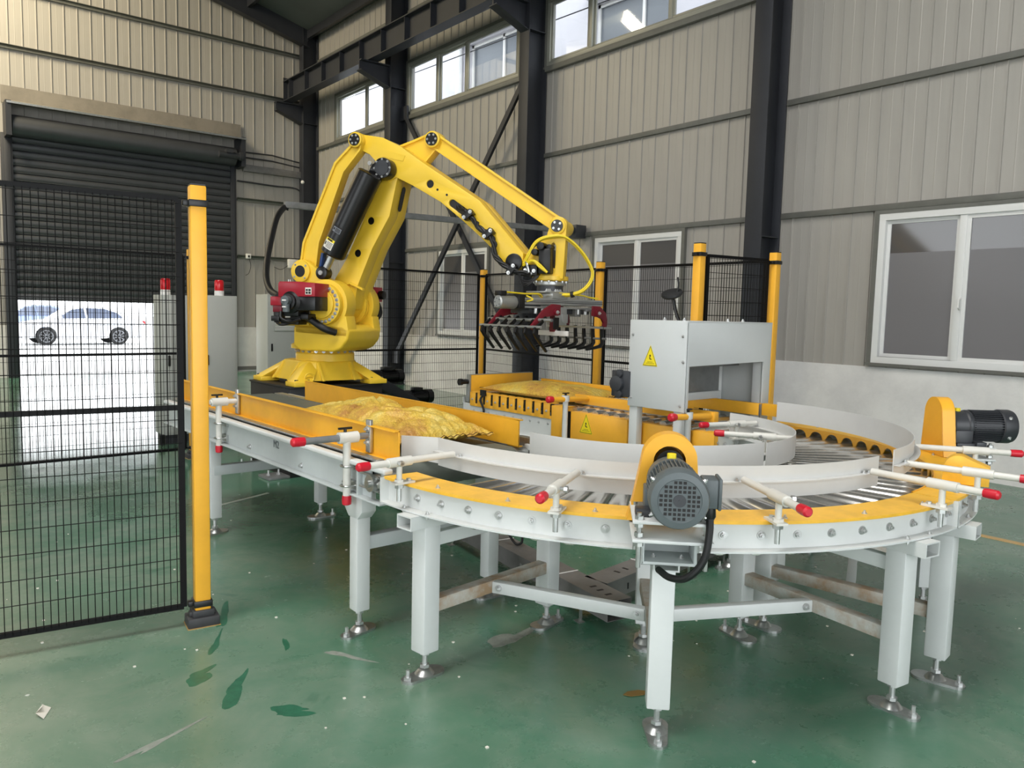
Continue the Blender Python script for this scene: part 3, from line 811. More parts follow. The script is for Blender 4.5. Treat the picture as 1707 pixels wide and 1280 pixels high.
# belt and its end pulley
prb = [(Y1, 0.893)] + [(Y0 + 0.07 - 0.072 * math.sin(R(a)), 0.821 + 0.072 * math.cos(R(a))) for a in range(0, 181, 15)] + [(Y1, 0.749), (Y1, 0.753)] + [(Y0 + 0.07 - 0.068 * math.sin(R(a)), 0.821 + 0.068 * math.cos(R(a))) for a in range(180, -1, -15)] + [(Y1, 0.889)]
MB().prism(prb, (XN + 0.09, 0, 0), (0, 1, 0), (0, 0, 1), 0.72).build('belt', 'belt_green', bc)
MB().cyl((XN + 0.02, Y0 + 0.07, 0.821), (XF - 0.02, Y0 + 0.07, 0.821), 0.066, 24).build('pulley', 'zinc', bc)
MB().box(XN + 0.05, XF - 0.05, Y0 + 0.3, Y1, 0.868, 0.886).build('slider_bed', 'galvanised', bc)
for x in (XN + 0.02, XF - 0.09):
    MB().box(x, x + 0.07, Y0 + 0.12, Y1, 0.884, 0.896).build('bed_strip', 'zinc', bc, bevel=0.002)
# yellow guards (channel section, flanges outward)
def guard(x, sgn, y0, y1, z0=0.892, z1=1.038):
    t = 0.004; fl_ = 0.028
    lo, hi = (x - fl_, x + t) if sgn < 0 else (x - t, x + fl_)
    m = MB().box(x - t, x + t, y0, y1, z0, z1).box(lo, hi, y0, y1, z1 - 0.006, z1).box(lo, hi, y0, y1, z0, z0 + 0.006)
    return m.build('side_guard', 'guard_yellow', bc, bevel=0.0015)
gn = guard(1.955, -1, 3.06, 6.1)
gf = guard(2.70, 1, 3.06, 5.56)
MB().box(1.925, 1.955, 6.1, 6.106, 0.892, 1.038).build('guard_end', 'guard_yellow', gn)
# guard holders on the near side (vertical slotted tubes with red caps)
def upright_clamp(y, long_rod):
    x = 1.815
    t = MB().cyl((x, y, 0.70), (x, y, 0.985), 0.019, 16).cyl((x, y, 0.985), (x, y, 1.005), 0.012, 10)
    o = t.build('guard_holder', 'clamp_white', bc)
    MB().lathe([(0.022, 0), (0.0235, 0.02), (0.022, 0.042), (0.016, 0.046)], (x, y, 0.706), (0, 0, -1), 16).build('end_cap', 'red_cap', o)
    MB().cyl((x - 0.045, y, 0.988), (x + 0.055, y, 0.988), 0.0275, 18).build('sleeve', 'clamp_white', o)
    MB().cyl((x - 0.01, y, 1.012), (x - 0.01, y, 1.03), 0.008, 8).box(x - 0.045, x + 0.025, y - 0.006, y + 0.006, 1.028, 1.038).build('wing_screw', 'black_plastic', o)
    xo = 1.54 if long_rod else 1.74
    MB().cyl((xo + 0.02, y, 0.988), (1.935, y, 0.988), 0.0165, 14).build('rod', 'galvanised' if long_rod else 'clamp_white', o)
    if long_rod: MB().lathe([(0.021, 0), (0.022, 0.025), (0.021, 0.055), (0.014, 0.062)], (xo + 0.055, y, 0.988), (-1, 0, 0), 16).build('end_cap', 'red_cap', o)
    MB().box(1.928, 1.945, y - 0.02, y + 0.02, 0.905, 1.065).build('slotted_strip', 'zinc', o, bevel=0.002)
    for z in (0.955, 0.985, 1.02): bolt_at((1.928, y, z), (-1, 0, 0), o, BOLT)
    for z in (0.755, 0.85):
        u = MB().tube(smooth_path([(XN, y - 0.03, z), (x - 0.005, y - 0.03, z), (x - 0.024, y - 0.018, z), (x - 0.024, y + 0.018, z), (x - 0.005, y + 0.03, z), (XN, y + 0.03, z)], 3), 0.005, 6)
        u.box(XN - 0.02, XN, y - 0.045, y + 0.045, z - 0.02, z + 0.02)
        u.build('u_bolt', 'zinc', o)
upright_clamp(3.30, True)
upright_clamp(4.97, False)
# legs
for (x, y) in ((1.90, 3.32), (2.72, 3.31), (1.945, 5.42), (2.745, 5.40)):
    leg(bc, x, y, 0, 0.115, SB - 0.03)
    foot(bc, x, y, 200 if x < 2.3 else -10, 0.118)
for y in (3.32, 5.41):
    MB().box(1.93, 2.72, y - 0.03, y + 0.03, 0.42, 0.49).build('cross_bar', 'frame_grey', bc, bevel=0.005)
for x in (1.90, 2.72):
    MB().prism([(-0.085, 0), (0.085, 0), (0.085, -0.09), (0.045, -0.13), (-0.045, -0.13), (-0.085, -0.09)], (x - 0.04, 3.32, SB), (0, 1, 0), (0, 0, 1), 0.08).build('leg_bracket', 'frame_white', bc, bevel=0.004)
for x in (1.945, 2.745):
    for y in (5.41,):
        MB().box(x - 0.04, x + 0.04, y - 0.085, y + 0.085, SB - 0.05, SB).build('leg_bracket', 'frame_white', bc, bevel=0.004)

# --- roller curves -------------------------------------------------------------
def curve_conveyor(label, a0, a1, first, leg_angles, clamps, scallop=False):
    c = thing('roller_curve', label, 'conveyor', (*pol(1.2, (a0 + a1) / 2)[:2], 0), group=None)
    n = 40
    t = 0.006
    # outer channel: web + flanges pointing outwards (top flange carries the yellow cover)
    MB().arc([(RO - t, ZB), (RO + 0.0, ZB), (RO + 0.0, ZT - 0.004), (RO - t, ZT - 0.004)], (CX, CY), a0, a1, n).arc([(RO, ZB), (RO + 0.042, ZB), (RO + 0.042, ZB + 0.007), (RO, ZB + 0.008)], (CX, CY), a0, a1, n).build('outer_channel', 'frame_white', c)
    MB().arc([(RI, ZB), (RI + t, ZB), (RI + t, ZT - 0.004), (RI, ZT - 0.004)], (CX, CY), a0, a1, 30).arc([(RI - 0.042, ZB), (RI, ZB), (RI, ZB + 0.008), (RI - 0.042, ZB + 0.007)], (CX, CY), a0, a1, 30).build('inner_channel', 'frame_grey', c)
    MB().arc([(RO - 0.150, ZT - 0.004), (RO + 0.022, ZT - 0.004), (RO + 0.022, ZT), (RO - 0.150, ZT)], (CX, CY), a0, a1, n).arc([(RO + 0.016, ZT - 0.012), (RO + 0.022, ZT - 0.012), (RO + 0.022, ZT - 0.004), (RO + 0.016, ZT - 0.004)], (CX, CY), a0, a1, n).build('cover_strip', 'worn_yellow', c)
    MB().arc([(RI - 0.01, ZT - 0.004), (RI + 0.07, ZT - 0.004), (RI + 0.07, ZT), (RI - 0.01, ZT)], (CX, CY), a0, a1, 30).build('cover_strip', 'frame_white', c)
    if scallop:
        # upright yellow strip with a round bite over each roller
        pts = []
        rr = RO - 0.155
        k = a0 + first
        zb_, zt_ = 0.800, 0.862
        m = MB()
        angs = []
        N = int((a1 - a0) / 0.5)
        for q in range(N + 1):
            a = a0 + (a1 - a0) * q / N
            dd = ((a - k + 2.5) % 5.0) - 2.5
            s_ = abs(dd) * R(1) * rr
            zz = zb_ if s_ > 0.05 else 0.808 + math.sqrt(max(0, 0.05 ** 2 - s_ ** 2)) * 0.8
            angs.append((a, zz))
        v = []
        for a, zz in angs:
            for r_ in (rr, rr + 0.006):
                p = pol(r_, a); v += [(p.x, p.y, zz), (p.x, p.y, zt_)]
        f = []
        for q in range(len(angs) - 1):
            b = q * 4
            f += [(b, b + 4, b + 5, b + 1), (b + 2, b + 3, b + 7, b + 6), (b + 1, b + 5, b + 7, b + 3), (b, b + 2, b + 6, b + 4)]
        m.add(v, f).build('scalloped_strip', 'safety_yellow', c, smooth=20)
    # end plates of the channel
    for a in (a0, a1):
        d = Vector((math.cos(R(a)), math.sin(R(a)), 0)); tt = Vector((-d.y, d.x, 0)) * (1 if a == a0 else -1)
        M = frame((CX, CY, 0), d, tt, (0, 0, 1))
        MB(M).box(RO, RO + 0.042, 0, 0.006, ZB, ZT - 0.004).build('end_plate', 'frame_white', c)
    # rollers
    rl = MB().lathe([(0.012, -0.004), (0.030, 0.0), (0.0315, 0.004), (0.052, 0.868), (0.050, 0.872), (0.012, 0.876)], (0, 0, 0), (0, 0, 1), 20).mesh('roller', 'roller_steel')
    a = a0 + first
    while a < a1:
        d = Vector((math.cos(R(a)), math.sin(R(a)), 0))
        # cone lies with its top edge level
        p0 = pol(RI + 0.018, a, 0.815 - 0.0315); p1 = pol(RO - 0.024, a, 0.815 - 0.052)
        ax = (p1 - p0).normalized()
        q = ax.to_track_quat('Z', 'Y').to_matrix().to_4x4()
        inst('roller', rl, Matrix.Translation(p0) @ q, c)
        bolt_at(pol(RO + 0.0, a, 0.80), d, c)
        bolt_at(pol(RI - 0.0, a, 0.80), -d, c)
        a += 5.0
    a = a0 + first + 3.5
    while a < a1:
        bolt_at(pol(RO - 0.02, a, ZT), (0, 0, 1), c, BOLT_S)
        a += 12.5
    # supports
    for la in leg_angles:
        d = Vector((math.cos(R(la)), math.sin(R(la)), 0)); tt = Vector((-d.y, d.x, 0))
        M = frame((CX, CY, 0), d, tt, (0, 0, 1))
        MB(M).rtube((RI - 0.02, 0, ZB - 0.032), (RO + 0.085, 0, ZB - 0.032), 0.095, 0.06, 0.006).build('cross_beam', 'frame_white', c)
        for r_ in (0.80, 1.62):
            p = pol(r_, la)
            leg(c, p.x, p.y, la, 0.115, ZB - 0.062, 0.088)
            foot(c, p.x, p.y, la if r_ > 1 else la + 180, 0.118)
        MB(M).box(0.84, 1.58, -0.02, 0.02, 0.58, 0.64).build('tie_bar', 'frame_white', c, bevel=0.004)
        MB(M).box(0.84, 1.58, -0.03, 0.03, 0.285, 0.345).build('tie_bar', 'rust_grey', c, bevel=0.005)
        for s_ in (-1, 1):
            bolt_at(pol(RO + 0.026, la + s_ * 2.6, ZB + 0.008), (0, 0, 1), c, BOLT_S)
            bolt_at(pol(RO + 0.026, la + s_ * 2.6, ZB - 0.003), (0, 0, -1), c, BOLT_S)
    for q in range(len(leg_angles) - 1):
        p0 = pol(1.22, leg_angles[q] + 1.2, 0.315); p1 = pol(1.22, leg_angles[q + 1] - 1.2, 0.315)
        st = MB().bar(p0, p1, 0.045, 0.055).build('stretcher', 'frame_white', c, bevel=0.004)
        d = (p1 - p0).normalized()
        for p, s_ in ((p0, 1), (p1, -1)):
            nrm = Vector((d.y, -d.x, 0))
            bolt_at(p + d * 0.035 * s_ + nrm * 0.0225, nrm, st, BOLT)
    for ca in clamps:
        p = pol(RO + 0.055, ca)
        d = (math.cos(R(ca)), math.sin(R(ca)))
        rod_clamp(c, (p.x, p.y), d, ZT + 0.001, 0.955, -0.30, 0.20)
    return c
c1 = curve_conveyor('near half of the roller curve, grey motor on its outer side, curved white guards', 177.6, 271.0, 8.0, (186, 223.3, 261), (183.5, 209.5, 236.8, 264.2))
c2 = curve_conveyor('far half of the roller curve beside the white wall, scalloped yellow strip showing', 271.4, 363.5, 2.2, (276, 313, 351), (277.8, 301), scallop=True)

def curved_guard(c, r, a0, a1, z0, z1, zf, out, n=36, tail=None):
    """bent white sheet guard with a stiffening flange half way up"""
    s_ = 1 if out else -1
    m = MB().arc([(r - 0.0025, z0), (r + 0.0025, z0), (r + 0.0025, z1), (r - 0.0025, z1)], (CX, CY), a0, a1, n)
    ra, rb = (r, r + 0.032) if out else (r - 0.032, r)
    m.arc([(ra, zf - 0.003), (rb, zf - 0.003), (rb, zf + 0.002), (ra, zf + 0.002)], (CX, CY), a0, a1, n)
    o = m.build('curved_guard', 'guard_white', c)
    return o
g1 = curved_guard(c1, 1.375, 176.5, 269.5, 0.872, 1.004, 0.942, True)
# bent lead-in end of the outer guard
p = pol(1.375, 176.5); d = Vector((-0.10, 0.17, 0))
MB().add([(p.x, p.y, .88), (p.x + d.x, p.y + d.y, .90), (p.x + d.x, p.y + d.y, 1.0), (p.x, p.y, 1.004)] + [(p.x + 0.004, p.y, .88), (p.x + d.x + .004, p.y + d.y, .90), (p.x + d.x + .004, p.y + d.y, 1.0), (p.x + .004, p.y, 1.004)],
         [(0, 1, 2, 3), (7, 6, 5, 4), (0, 4, 5, 1), (1, 5, 6, 2), (2, 6, 7, 3), (3, 7, 4, 0)]).build('guard_end', 'guard_white', g1)
gi1 = curved_guard(c1, 0.845, 178.5, 265.0, 0.862, 0.995, 0.93, False)
MB().box(2.628, 2.668, 2.93, 3.05, 0.862, 0.995).build('guard_end', 'guard_white', gi1) if False else None
g2_ = curved_guard(c2, 1.41, 272.5, 358.5, 0.90, 1.03, 0.96, True)
gi2 = curved_guard(c2, 0.845, 266.5, 357.5, 0.868, 0.990, 0.93, False)
for (cc, ang) in ((c2, 300), (c2, 342)):
    p = pol(RI - 0.055, ang); d = (-math.cos(R(ang)), -math.sin(R(ang)))
    rod_clamp(cc, (p.x, p.y), d, ZT + 0.001, 0.955, -0.15, 0.26)
# flange bolts on the guards
for cc, r_, angs in ((g1, 1.391, (183.5, 209.5, 236.8, 264.2)), (g2_, 1.426, (277.8, 301)), (gi2, 0.83, (300, 342))):
    for a in angs:
        for da in (-0.8, 0.8): bolt_at(pol(r_, a + da, 0.944 if cc is not g2_ else 0.962), (0, 0, 1), cc, BOLT_S)

# --- gear motors on the curves -------------------------------------------------
def curve_motor(ang, label, m_body, cable=True):
    d = Vector((math.cos(R(ang)), math.sin(R(ang)), 0)); t = Vector((-d.y, d.x, 0))
    M = frame((CX, CY, 0), d, t, (0, 0, 1))          # x outwards, y sideways (y>0 to the right seen from outside), z up
    u = thing('gear_motor', label, 'motor', tuple(pol(1.9, ang)))
    zp = 0.905
    # two stacked adjustment plates, threaded rods, bracket
    MB(M).box(1.67, 1.95, -0.135, 0.135, zp, zp + 0.012).build('top_plate', 'frame_white', u, bevel=0.003)
    MB(M).box(1.69, 1.95, -0.135, 0.135, zp - 0.064, zp - 0.052).build('lower_plate', 'frame_white', u, bevel=0.003)
    MB(M).box(1.70, 1.84, -0.095, -0.085, 0.735, zp - 0.064).box(1.70, 1.84, 0.085, 0.095, 0.735, zp - 0.064).box(1.70, 1.84, -0.095, 0.095, 0.735, 0.745).box(1.70, 1.71, -0.085, 0.085, 0.745, zp - 0.064).build('bracket', 'frame_grey', u, bevel=0.002)
    for x in (1.72, 1.925):
        for y in (-0.112, 0.112):
            q = MB(M).cyl((x, y, zp - 0.155), (x, y, zp + 0.035), 0.0085, 10)
            for z in (zp + 0.012, zp - 0.014, zp - 0.046, zp - 0.08):
                q.cyl((x, y, z), (x, y, z + 0.013), 0.0165, 6)
            q.build('threaded_rod', 'zinc', u)
    for y in (-0.05, 0.05): bolt_at(M @ Vector((1.78, y, 0.745)), (0, 0, 1), u, BOLT_S)
    # yellow chain guard: tapering plate box with round top and the hole for the gearbox
    zc = 1.085
    top = circle(0, zc, 0.098, 18, 12, 168, False)
    outl = [(0.118, 0.86)] + top + [(-0.125, 0.94), (-0.146, 0.86)]
    hole = circle(0, zc - 0.005, 0.058, 22)
    c_ = M @ Vector((1.655, 0, 0))
    cg = MB().prism(outl, c_ + d * 0.07, t, (0, 0, 1), 0.004, holes=[hole]).prism(outl, c_, t, (0, 0, 1), 0.004)
    n = len(outl)
    rim = []
    for q in range(n - 1):
        a, b = outl[q], outl[q + 1]
        rim.append((a, b))
    v = []; f = []
    for (a, b) in rim:
        o = len(v)
        for (pp, dx) in ((a, 0), (b, 0), (b, 0.072), (a, 0.072)):
            v.append(c_ + t * pp[0] + Vector((0, 0, pp[1])) + d * dx)
        f.append((o, o + 1, o + 2, o + 3))
    cg.add(v, f)
    cg.build('chain_guard', 'safety_yellow', u)
    MB(M).cyl((1.66, 0, zc - 0.01), (1.74, 0, zc - 0.01), 0.05, 20).build('shaft_end', 'black_paint', u)
    # gearbox
    zm = 1.024
    g = MB(M).lathe([(0.075, 0), (0.082, 0.01), (0.082, 0.08), (0.088, 0.085), (0.088, 0.105)], (1.742, 0, zm), (1, 0, 0), 28)
    g.box(1.745, 1.84, -0.092, 0.092, zp + 0.012, zm - 0.02).box(1.745, 1.85, -0.11, 0.11, zp + 0.012, zp + 0.03)
    g.build('gearbox', m_body, u, bevel=0.006)
    MB(M).cyl((1.79, 0, zm + 0.075), (1.79, 0, zm + 0.098), 0.016, 8).build('filler_plug', 'label_yellow', u)
    # finned motor body
    fb = MB(M).cyl((1.845, 0, zm), (2.03, 0, zm), 0.078, 28)
    fm = fb.build('motor_body', m_body, u)
    fin = MB(M)
    for k in range(40):
        a = 2 * math.pi * k / 40
        cc, ss = math.cos(a), math.sin(a)
        fin.bar((1.855, 0.083 * cc, zm + 0.083 * ss), (2.02, 0.083 * cc, zm + 0.083 * ss), 0.0035, 0.014, (0, cc, ss))
    fin.build('cooling_fins', m_body, u)['kind'] = 'stuff'
    fc = MB(M).lathe([(0.090, 0.0), (0.096, 0.006), (0.096, 0.062), (0.090, 0.078), (0.070, 0.082), (0.068, 0.079), (0.0, 0.079)], (2.01, 0, zm), (1, 0, 0), 40, caps=False)
    fco = fc.build('fan_cover', 'motor_grey' if cable else 'motor_dark', u)
    # grille of the fan cover: small square openings
    gm = MB(M)
    for iy in range(-4, 5):
        for iz in range(-4, 5):
            y, z = iy * 0.0145, iz * 0.0145
            rr = math.hypot(y, z)
            if 0.022 < rr < 0.062: gm.box(2.0885, 2.0905, y - 0.0048, y + 0.0048, zm + z - 0.0045, zm + z + 0.0045)
    gm.build('air_holes', 'ink', fco)['kind'] = 'stuff'
    MB(M).cyl((2.088, 0, zm), (2.0925, 0, zm), 0.020, 20).cyl((2.0925, 0, zm), (2.094, 0, zm), 0.004, 10).build('hub', 'motor_dark', fco)
    for a in (35, 145, 215, 325):
        bolt_at(M @ Vector((2.045, 0.096 * math.cos(R(a)), zm + 0.096 * math.sin(R(a)))), M.to_3x3() @ Vector((0, math.cos(R(a)), math.sin(R(a)))), fco, BOLT_S)
    # terminal box on the side with its gland
    tb = MB(M).box(1.90, 1.99, 0.085, 0.135, zm - 0.045, zm + 0.05).box(1.895, 1.995, 0.134, 0.146, zm - 0.05, zm + 0.055)
    tb.box(1.92, 1.97, 0.07, 0.1, zm - 0.03, zm + 0.03)
    tb.build('terminal_box', m_body, u, bevel=0.005)
    MB(M).box(1.845, 1.90, -0.125, -0.075, zp + 0.014, zp + 0.04).build('mounting_lug', 'motor_dark', u, bevel=0.004)
    if cable:
        MB(M).lathe([(0.020, 0), (0.022, -0.03), (0.014, -0.045)], (1.945, 0.115, zm - 0.05), (0, 0, 1), 12).build('cable_gland', 'black_plastic', u)
        MB(M).tube(smooth_path([(1.945, 0.115, zm - 0.06), (1.96, 0.116, zm - 0.13), (1.97, 0.10, 0.80), (1.96, 0.05, 0.735), (1.90, 0.0, 0.712), (1.80, -0.03, 0.705)]), 0.0125, 10).build('cable', 'cable_black', u)
    return u
curve_motor(223.2, 'grey finned gear motor on the front of the curve, fan cover facing the camera', 'motor_grey')
curve_motor(317.0, 'dark gear motor lying sideways in front of the white wall', 'motor_dark', cable=False)
# small chain cover at the junction of the two curves
for a, lab in ((287.5, 'rounded yellow chain cover low on the outer side of the far curve'),):
    d = Vector((math.cos(R(a)), math.sin(R(a)), 0)); t = Vector((-d.y, d.x, 0))
    cc = thing('chain_cover', lab, 'cover', tuple(pol(1.6, a, ZT)))
    o = pol(1.545, a)
    MB().prism([(0.0, 0.86), (0.19, 0.86), (0.19, 0.945), (0.165, 0.955), (0.13, 0.968)] + circle(0.065, 0.93, 0.062, 12, 60, 180, False), o, d, (0, 0, 1), 0.09).build('cover_shell', 'worn_yellow', cc, bevel=0.006)
    for y in (0.17,): bolt_at(o + d * y + t * -0.09 + Vector((0, 0, 0.93)), -t, cc, BOLT_S)

# --- straight roller conveyor (weighing / pick-up line) -------------------------
rc = thing('roller_conveyor', 'far roller conveyor with yellow covers and a row of yellow slotted plates', 'conveyor', (4.7, 4.2, 0))
XA, XB = 4.22, 5.00
YS, YE = 2.95, 5.56
MB().box(XA, XA + 0.006, 4.20, YE, 0.60, 0.79).box(XA - 0.04, XA, 4.20, YE, 0.60, 0.607).box(XA, XA + 0.006, YS, 4.20, 0.60, 0.84).build('side_frame', 'frame_white', rc)
MB().box(XB - 0.006, XB, YS, YE, 0.60, 0.84).build('side_frame', 'frame_white', rc)
MB().box(XA, XB, YE - 0.006, YE, 0.62, 0.84).build('end_frame', 'frame_white', rc)
for y in (4.32, 4.36):
    bolt_at((XA, y, 0.64), (-1, 0, 0), rc)
# slotted yellow plate pieces, one per roller gap
N = 10
y = 5.44
for i in range(N):
    y0, y1 = y - 0.072, y
    MB().box(XA - 0.012, XA - 0.004, y0, y1, 0.775, 0.893).box(XA - 0.012, XA + 0.09, y0, y1, 0.889, 0.897).build('slotted_plate', 'safety_yellow', rc, bevel=0.0012)
    MB().box(XA - 0.011, XA - 0.004, y0 - 0.034, y0, 0.775, 0.80).build('slot_bridge', 'safety_yellow', rc)
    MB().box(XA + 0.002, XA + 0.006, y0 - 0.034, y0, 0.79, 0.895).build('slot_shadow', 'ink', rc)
    bolt_at((XA - 0.012, (y0 + y1) / 2, 0.835), (-1, 0, 0), rc, BOLT_S)
    bolt_at((XA, (y0 + y1) / 2 - 0.01, 0.735), (-1, 0, 0), rc, BOLT_S)
    y -= 0.106
# rollers
rs = MB().lathe([(0.010, -0.01), (0.010, 0), (0.036, 0.0), (0.038, 0.004), (0.038, 0.712), (0.036, 0.716), (0.010, 0.716), (0.010, 0.73)], (0, 0, 0), (1, 0, 0), 18).mesh('roller', 'roller_steel')
y = YS + 0.06
while y < 5.5:
    inst('roller', rs, T(XA + 0.03, y, 0.852), rc)
    y += 0.106
# yellow chain covers with the warning sign on the first
def warn_sign(parent, o, ex, ey, size):
    """yellow triangle, black rim, pinched hand pictogram and a line of tiny characters"""
    o = Vector(o); ex = Vector(ex).normalized(); ey = Vector(ey).normalized()
    h = size * 1.12
    def tri(k, off): return [(-size / 2 * k, -h / 3 * k + off), (size / 2 * k, -h / 3 * k + off), (0, h * 2 / 3 * k + off)]
    s = MB().prism(tri(1, 0), o, ex, ey, 0.0012).build('warning_sign', 'label_yellow', parent)
    nz = ex.cross(ey)
    q = MB().prism(tri(0.93, 0), o + nz * 0.0012, ex, ey, 0.0004, holes=[tri(0.86, 0)])
    k = size
    q.prism([(-0.05 * k, 0.0), (0.09 * k, -0.04 * k), (0.11 * k, 0.0), (-0.02 * k, 0.06 * k)], o + nz * 0.0012, ex, ey, 0.0004)
    q.prism(circle(-0.005 * k, 0.19 * k, 0.05 * k, 10), o + nz * 0.0012, ex, ey, 0.0004)
    q.prism([(-0.07 * k, 0.04 * k), (-0.02 * k, 0.03 * k), (0.03 * k, 0.15 * k), (-0.02 * k, 0.16 * k)], o + nz * 0.0012, ex, ey, 0.0004)
    for r_ in range(2):
        n = 5 + r_ * 3
        for j in range(n):
            x = (j - (n - 1) / 2) * 0.072 * k
            z = -0.16 * k - r_ * 0.075 * k
            q.prism([(x - 0.026 * k, z), (x + 0.026 * k, z), (x + 0.026 * k, z + 0.012 * k), (x - 0.026 * k, z + 0.012 * k)], o + nz * 0.0012, ex, ey, 0.0004)
            q.prism([(x - 0.006 * k, z - 0.02 * k), (x + 0.008 * k, z - 0.02 * k), (x + 0.008 * k, z + 0.035 * k), (x - 0.006 * k, z + 0.035 * k)], o + nz * 0.0012, ex, ey, 0.0004)
    q.build('sign_print', 'ink', s)['kind'] = 'stuff'
for i, (y0, y1) in enumerate(((3.60, 4.165), (3.145, 3.53), (2.875, 3.06))):
    o = MB().box(4.195, 4.30, y0, y1, 0.60, 0.864).build('chain_cover', 'safety_yellow', rc, bevel=0.004)
    if i == 0: warn_sign(o, (4.1945, 4.0, 0.765), (0, -1, 0), (0, 0, 1), 0.135)
MB().box(4.20, 4.31, 4.20, 4.385, 0.60, 0.888).build('junction_cover', 'safety_yellow', rc, bevel=0.004)
MB().box(4.20, 4.212, 4.17, 4.2, 0.62, 0.86).build('cable_gap', 'ink', rc)
MB().tube(smooth_path([(4.19, 4.20, 0.87), (4.175, 4.22, 0.82), (4.17, 4.21, 0.7), (4.18, 4.19, 0.6)]), 0.01).build('cable', 'cable_black', rc)
MB().tube(smooth_path([(4.2, 5.24, 0.89), (4.185, 5.26, 0.84), (4.19, 5.22, 0.76), (4.195, 5.24, 0.66)]), 0.010).box(4.185, 4.2, 5.2, 5.27, 0.88, 0.93).build('sensor_cable', 'cable_black', rc)
# end stop
MB().box(4.24, 4.985, 5.475, 5.487, 0.885, 1.04).box(4.24, 4.985, 5.487, 5.515, 1.03, 1.04).build('end_stop', 'guard_yellow', rc, bevel=0.002)
MB().box(4.225, 4.24, 5.47, 5.52, 0.80, 1.045).box(4.24, 4.985, 5.474, 5.516, 1.04, 1.044).build('stop_edge', 'aluminium', rc)
MB().cyl((4.16, 5.5, 0.98), (4.225, 5.5, 0.98), 0.022, 12).cyl((4.13, 5.5, 0.98), (4.16, 5.5, 0.98), 0.03, 12).build('stop_knob', 'black_plastic', rc)
# guards
for (x0, y0, y1, z0, z1) in ((4.40, 3.02, 4.33, 0.90, 0.972),):
    MB().box(x0, x0 + 0.05, y0, y1, z0, z1).build('side_guard', 'safety_yellow', rc, bevel=0.004)
MB().box(4.93, 4.936, 3.02, 5.3, 0.915, 1.0).box(4.936, 4.97, 3.02, 5.3, 0.994, 1.0).build('side_guard', 'guard_yellow', rc, bevel=0.002)
MB().box(4.97, 5.012, 2.80, 3.02, 0.915, 1.0).build('guard_foot', 'guard_yellow', rc, bevel=0.003)
def yellow_clamp(y, xin):
    o = MB().cyl((4.16, y, 0.60), (4.16, y, 0.975), 0.021, 16).cyl((4.16, y, 0.94), (4.16, y, 0.985), 0.030, 16).build('guard_post', 'frame_white', rc)
    MB().cyl((3.98, y, 0.962), (xin, y, 0.945), 0.021, 16).build('rod', 'safety_yellow', o)
    MB().lathe([(0.024, 0), (0.027, 0.02), (0.026, 0.045), (0.016, 0.055)], (4.02, y, 0.962), (-1, 0, 0), 16).build('end_cap', 'red_cap', o)
    MB().cyl((4.16, y, 0.985), (4.16, y, 1.0), 0.009, 8).box(4.13, 4.19, y - 0.008, y + 0.008, 0.998, 1.006).build('wing_screw', 'black_plastic', o)
yellow_clamp(4.19, 4.42)
yellow_clamp(3.055, 4.42)
for (x, y) in ((4.27, 3.66), (4.95, 3.66), (4.27, 5.2), (4.95, 5.2)):
    leg(rc, x, y, 0, 0.115, 0.61)
    foot(rc, x, y, 180 if x < 4.5 else 0, 0.118)
for y in (3.66, 5.2):
    MB().box(4.3, 4.92, y - 0.025, y + 0.025, 0.30, 0.36).build('cross_bar', 'frame_white', rc, bevel=0.004)

# hood (bag flattener portal) astride the roller conveyor
hd = thing('flattening_hood', 'tall pale grey sheet metal hood astride the far conveyor, yellow warning triangle on it', 'machine', (4.65, 3.35, 0))
hx0, hx1, hy0, hy1, hz0, hz1 = 4.10, 5.10, 3.045, 3.52, 0.985, 1.575
MB().box(hx0 - 0.006, hx0 + 0.006, hy0, hy1, hz0, hz1).build('side_panel', 'hood_grey', hd, bevel=0.004)
MB().prism([(0, 0), (0.10, 0), (0.10, 0.345), (0.945, 0.315), (0.945, 0), (1.0, 0), (1.0, 0.59), (0, 0.59)], (hx0, hy0 + 0.012, hz0 - 0.0), (1, 0, 0), (0, 0, 1), 0.012).build('front_panel', 'hood_grey', hd, bevel=0.003) if False else None
fr = [(0.0, 0.0), (0.012, 0.0), (0.03, 0.30), (0.875, 0.315), (0.875, -0.37), (0.935, -0.37), (0.99, -0.37), (0.99, 0.59), (0.0, 0.59)]
fr = [(0.0, 0.0), (0.014, 0.0), (0.014, 0.297), (0.895, 0.310), (0.895, -0.15), (0.985, -0.15), (0.985, 0.59), (0.0, 0.59)]
MB().prism(fr, (hx0 + 0.012, hy0 + 0.012, hz0), (1, 0, 0), (0, 0, 1), 0.012).build('front_panel', 'hood_grey', hd, bevel=0.002)
MB().box(hx0, hx1, hy0, hy1, hz1 - 0.012, hz1).build('top_panel', 'hood_grey', hd, bevel=0.003)
MB().box(hx1 - 0.012, hx1, hy0 + 0.02, hy1, hz0 - 0.15, hz1 - 0.012).build('side_panel', 'hood_grey', hd, bevel=0.003)
MB().box(hx0 + 0.014, hx1 - 0.014, hy1 - 0.012, hy1, hz0 + 0.31, hz1 - 0.012).build('back_panel', 'hood_grey', hd)
for (x, y) in ((hx0 + 0.045, hy0 + 0.062), (hx0 + 0.045, hy1 - 0.036), (hx1 - 0.046, hy0 + 0.062), (hx1 - 0.046, hy1 - 0.049)):
    MB().box(x - 0.03, x + 0.03, y - 0.035, y + 0.035, 0.0, hz1 - 0.02).build('leg', 'frame_white', hd, bevel=0.004)
warn_sign(hd, (hx0 - 0.0065, 3.335, 1.315), (0, -1, 0), (0, 0, 1), 0.125)
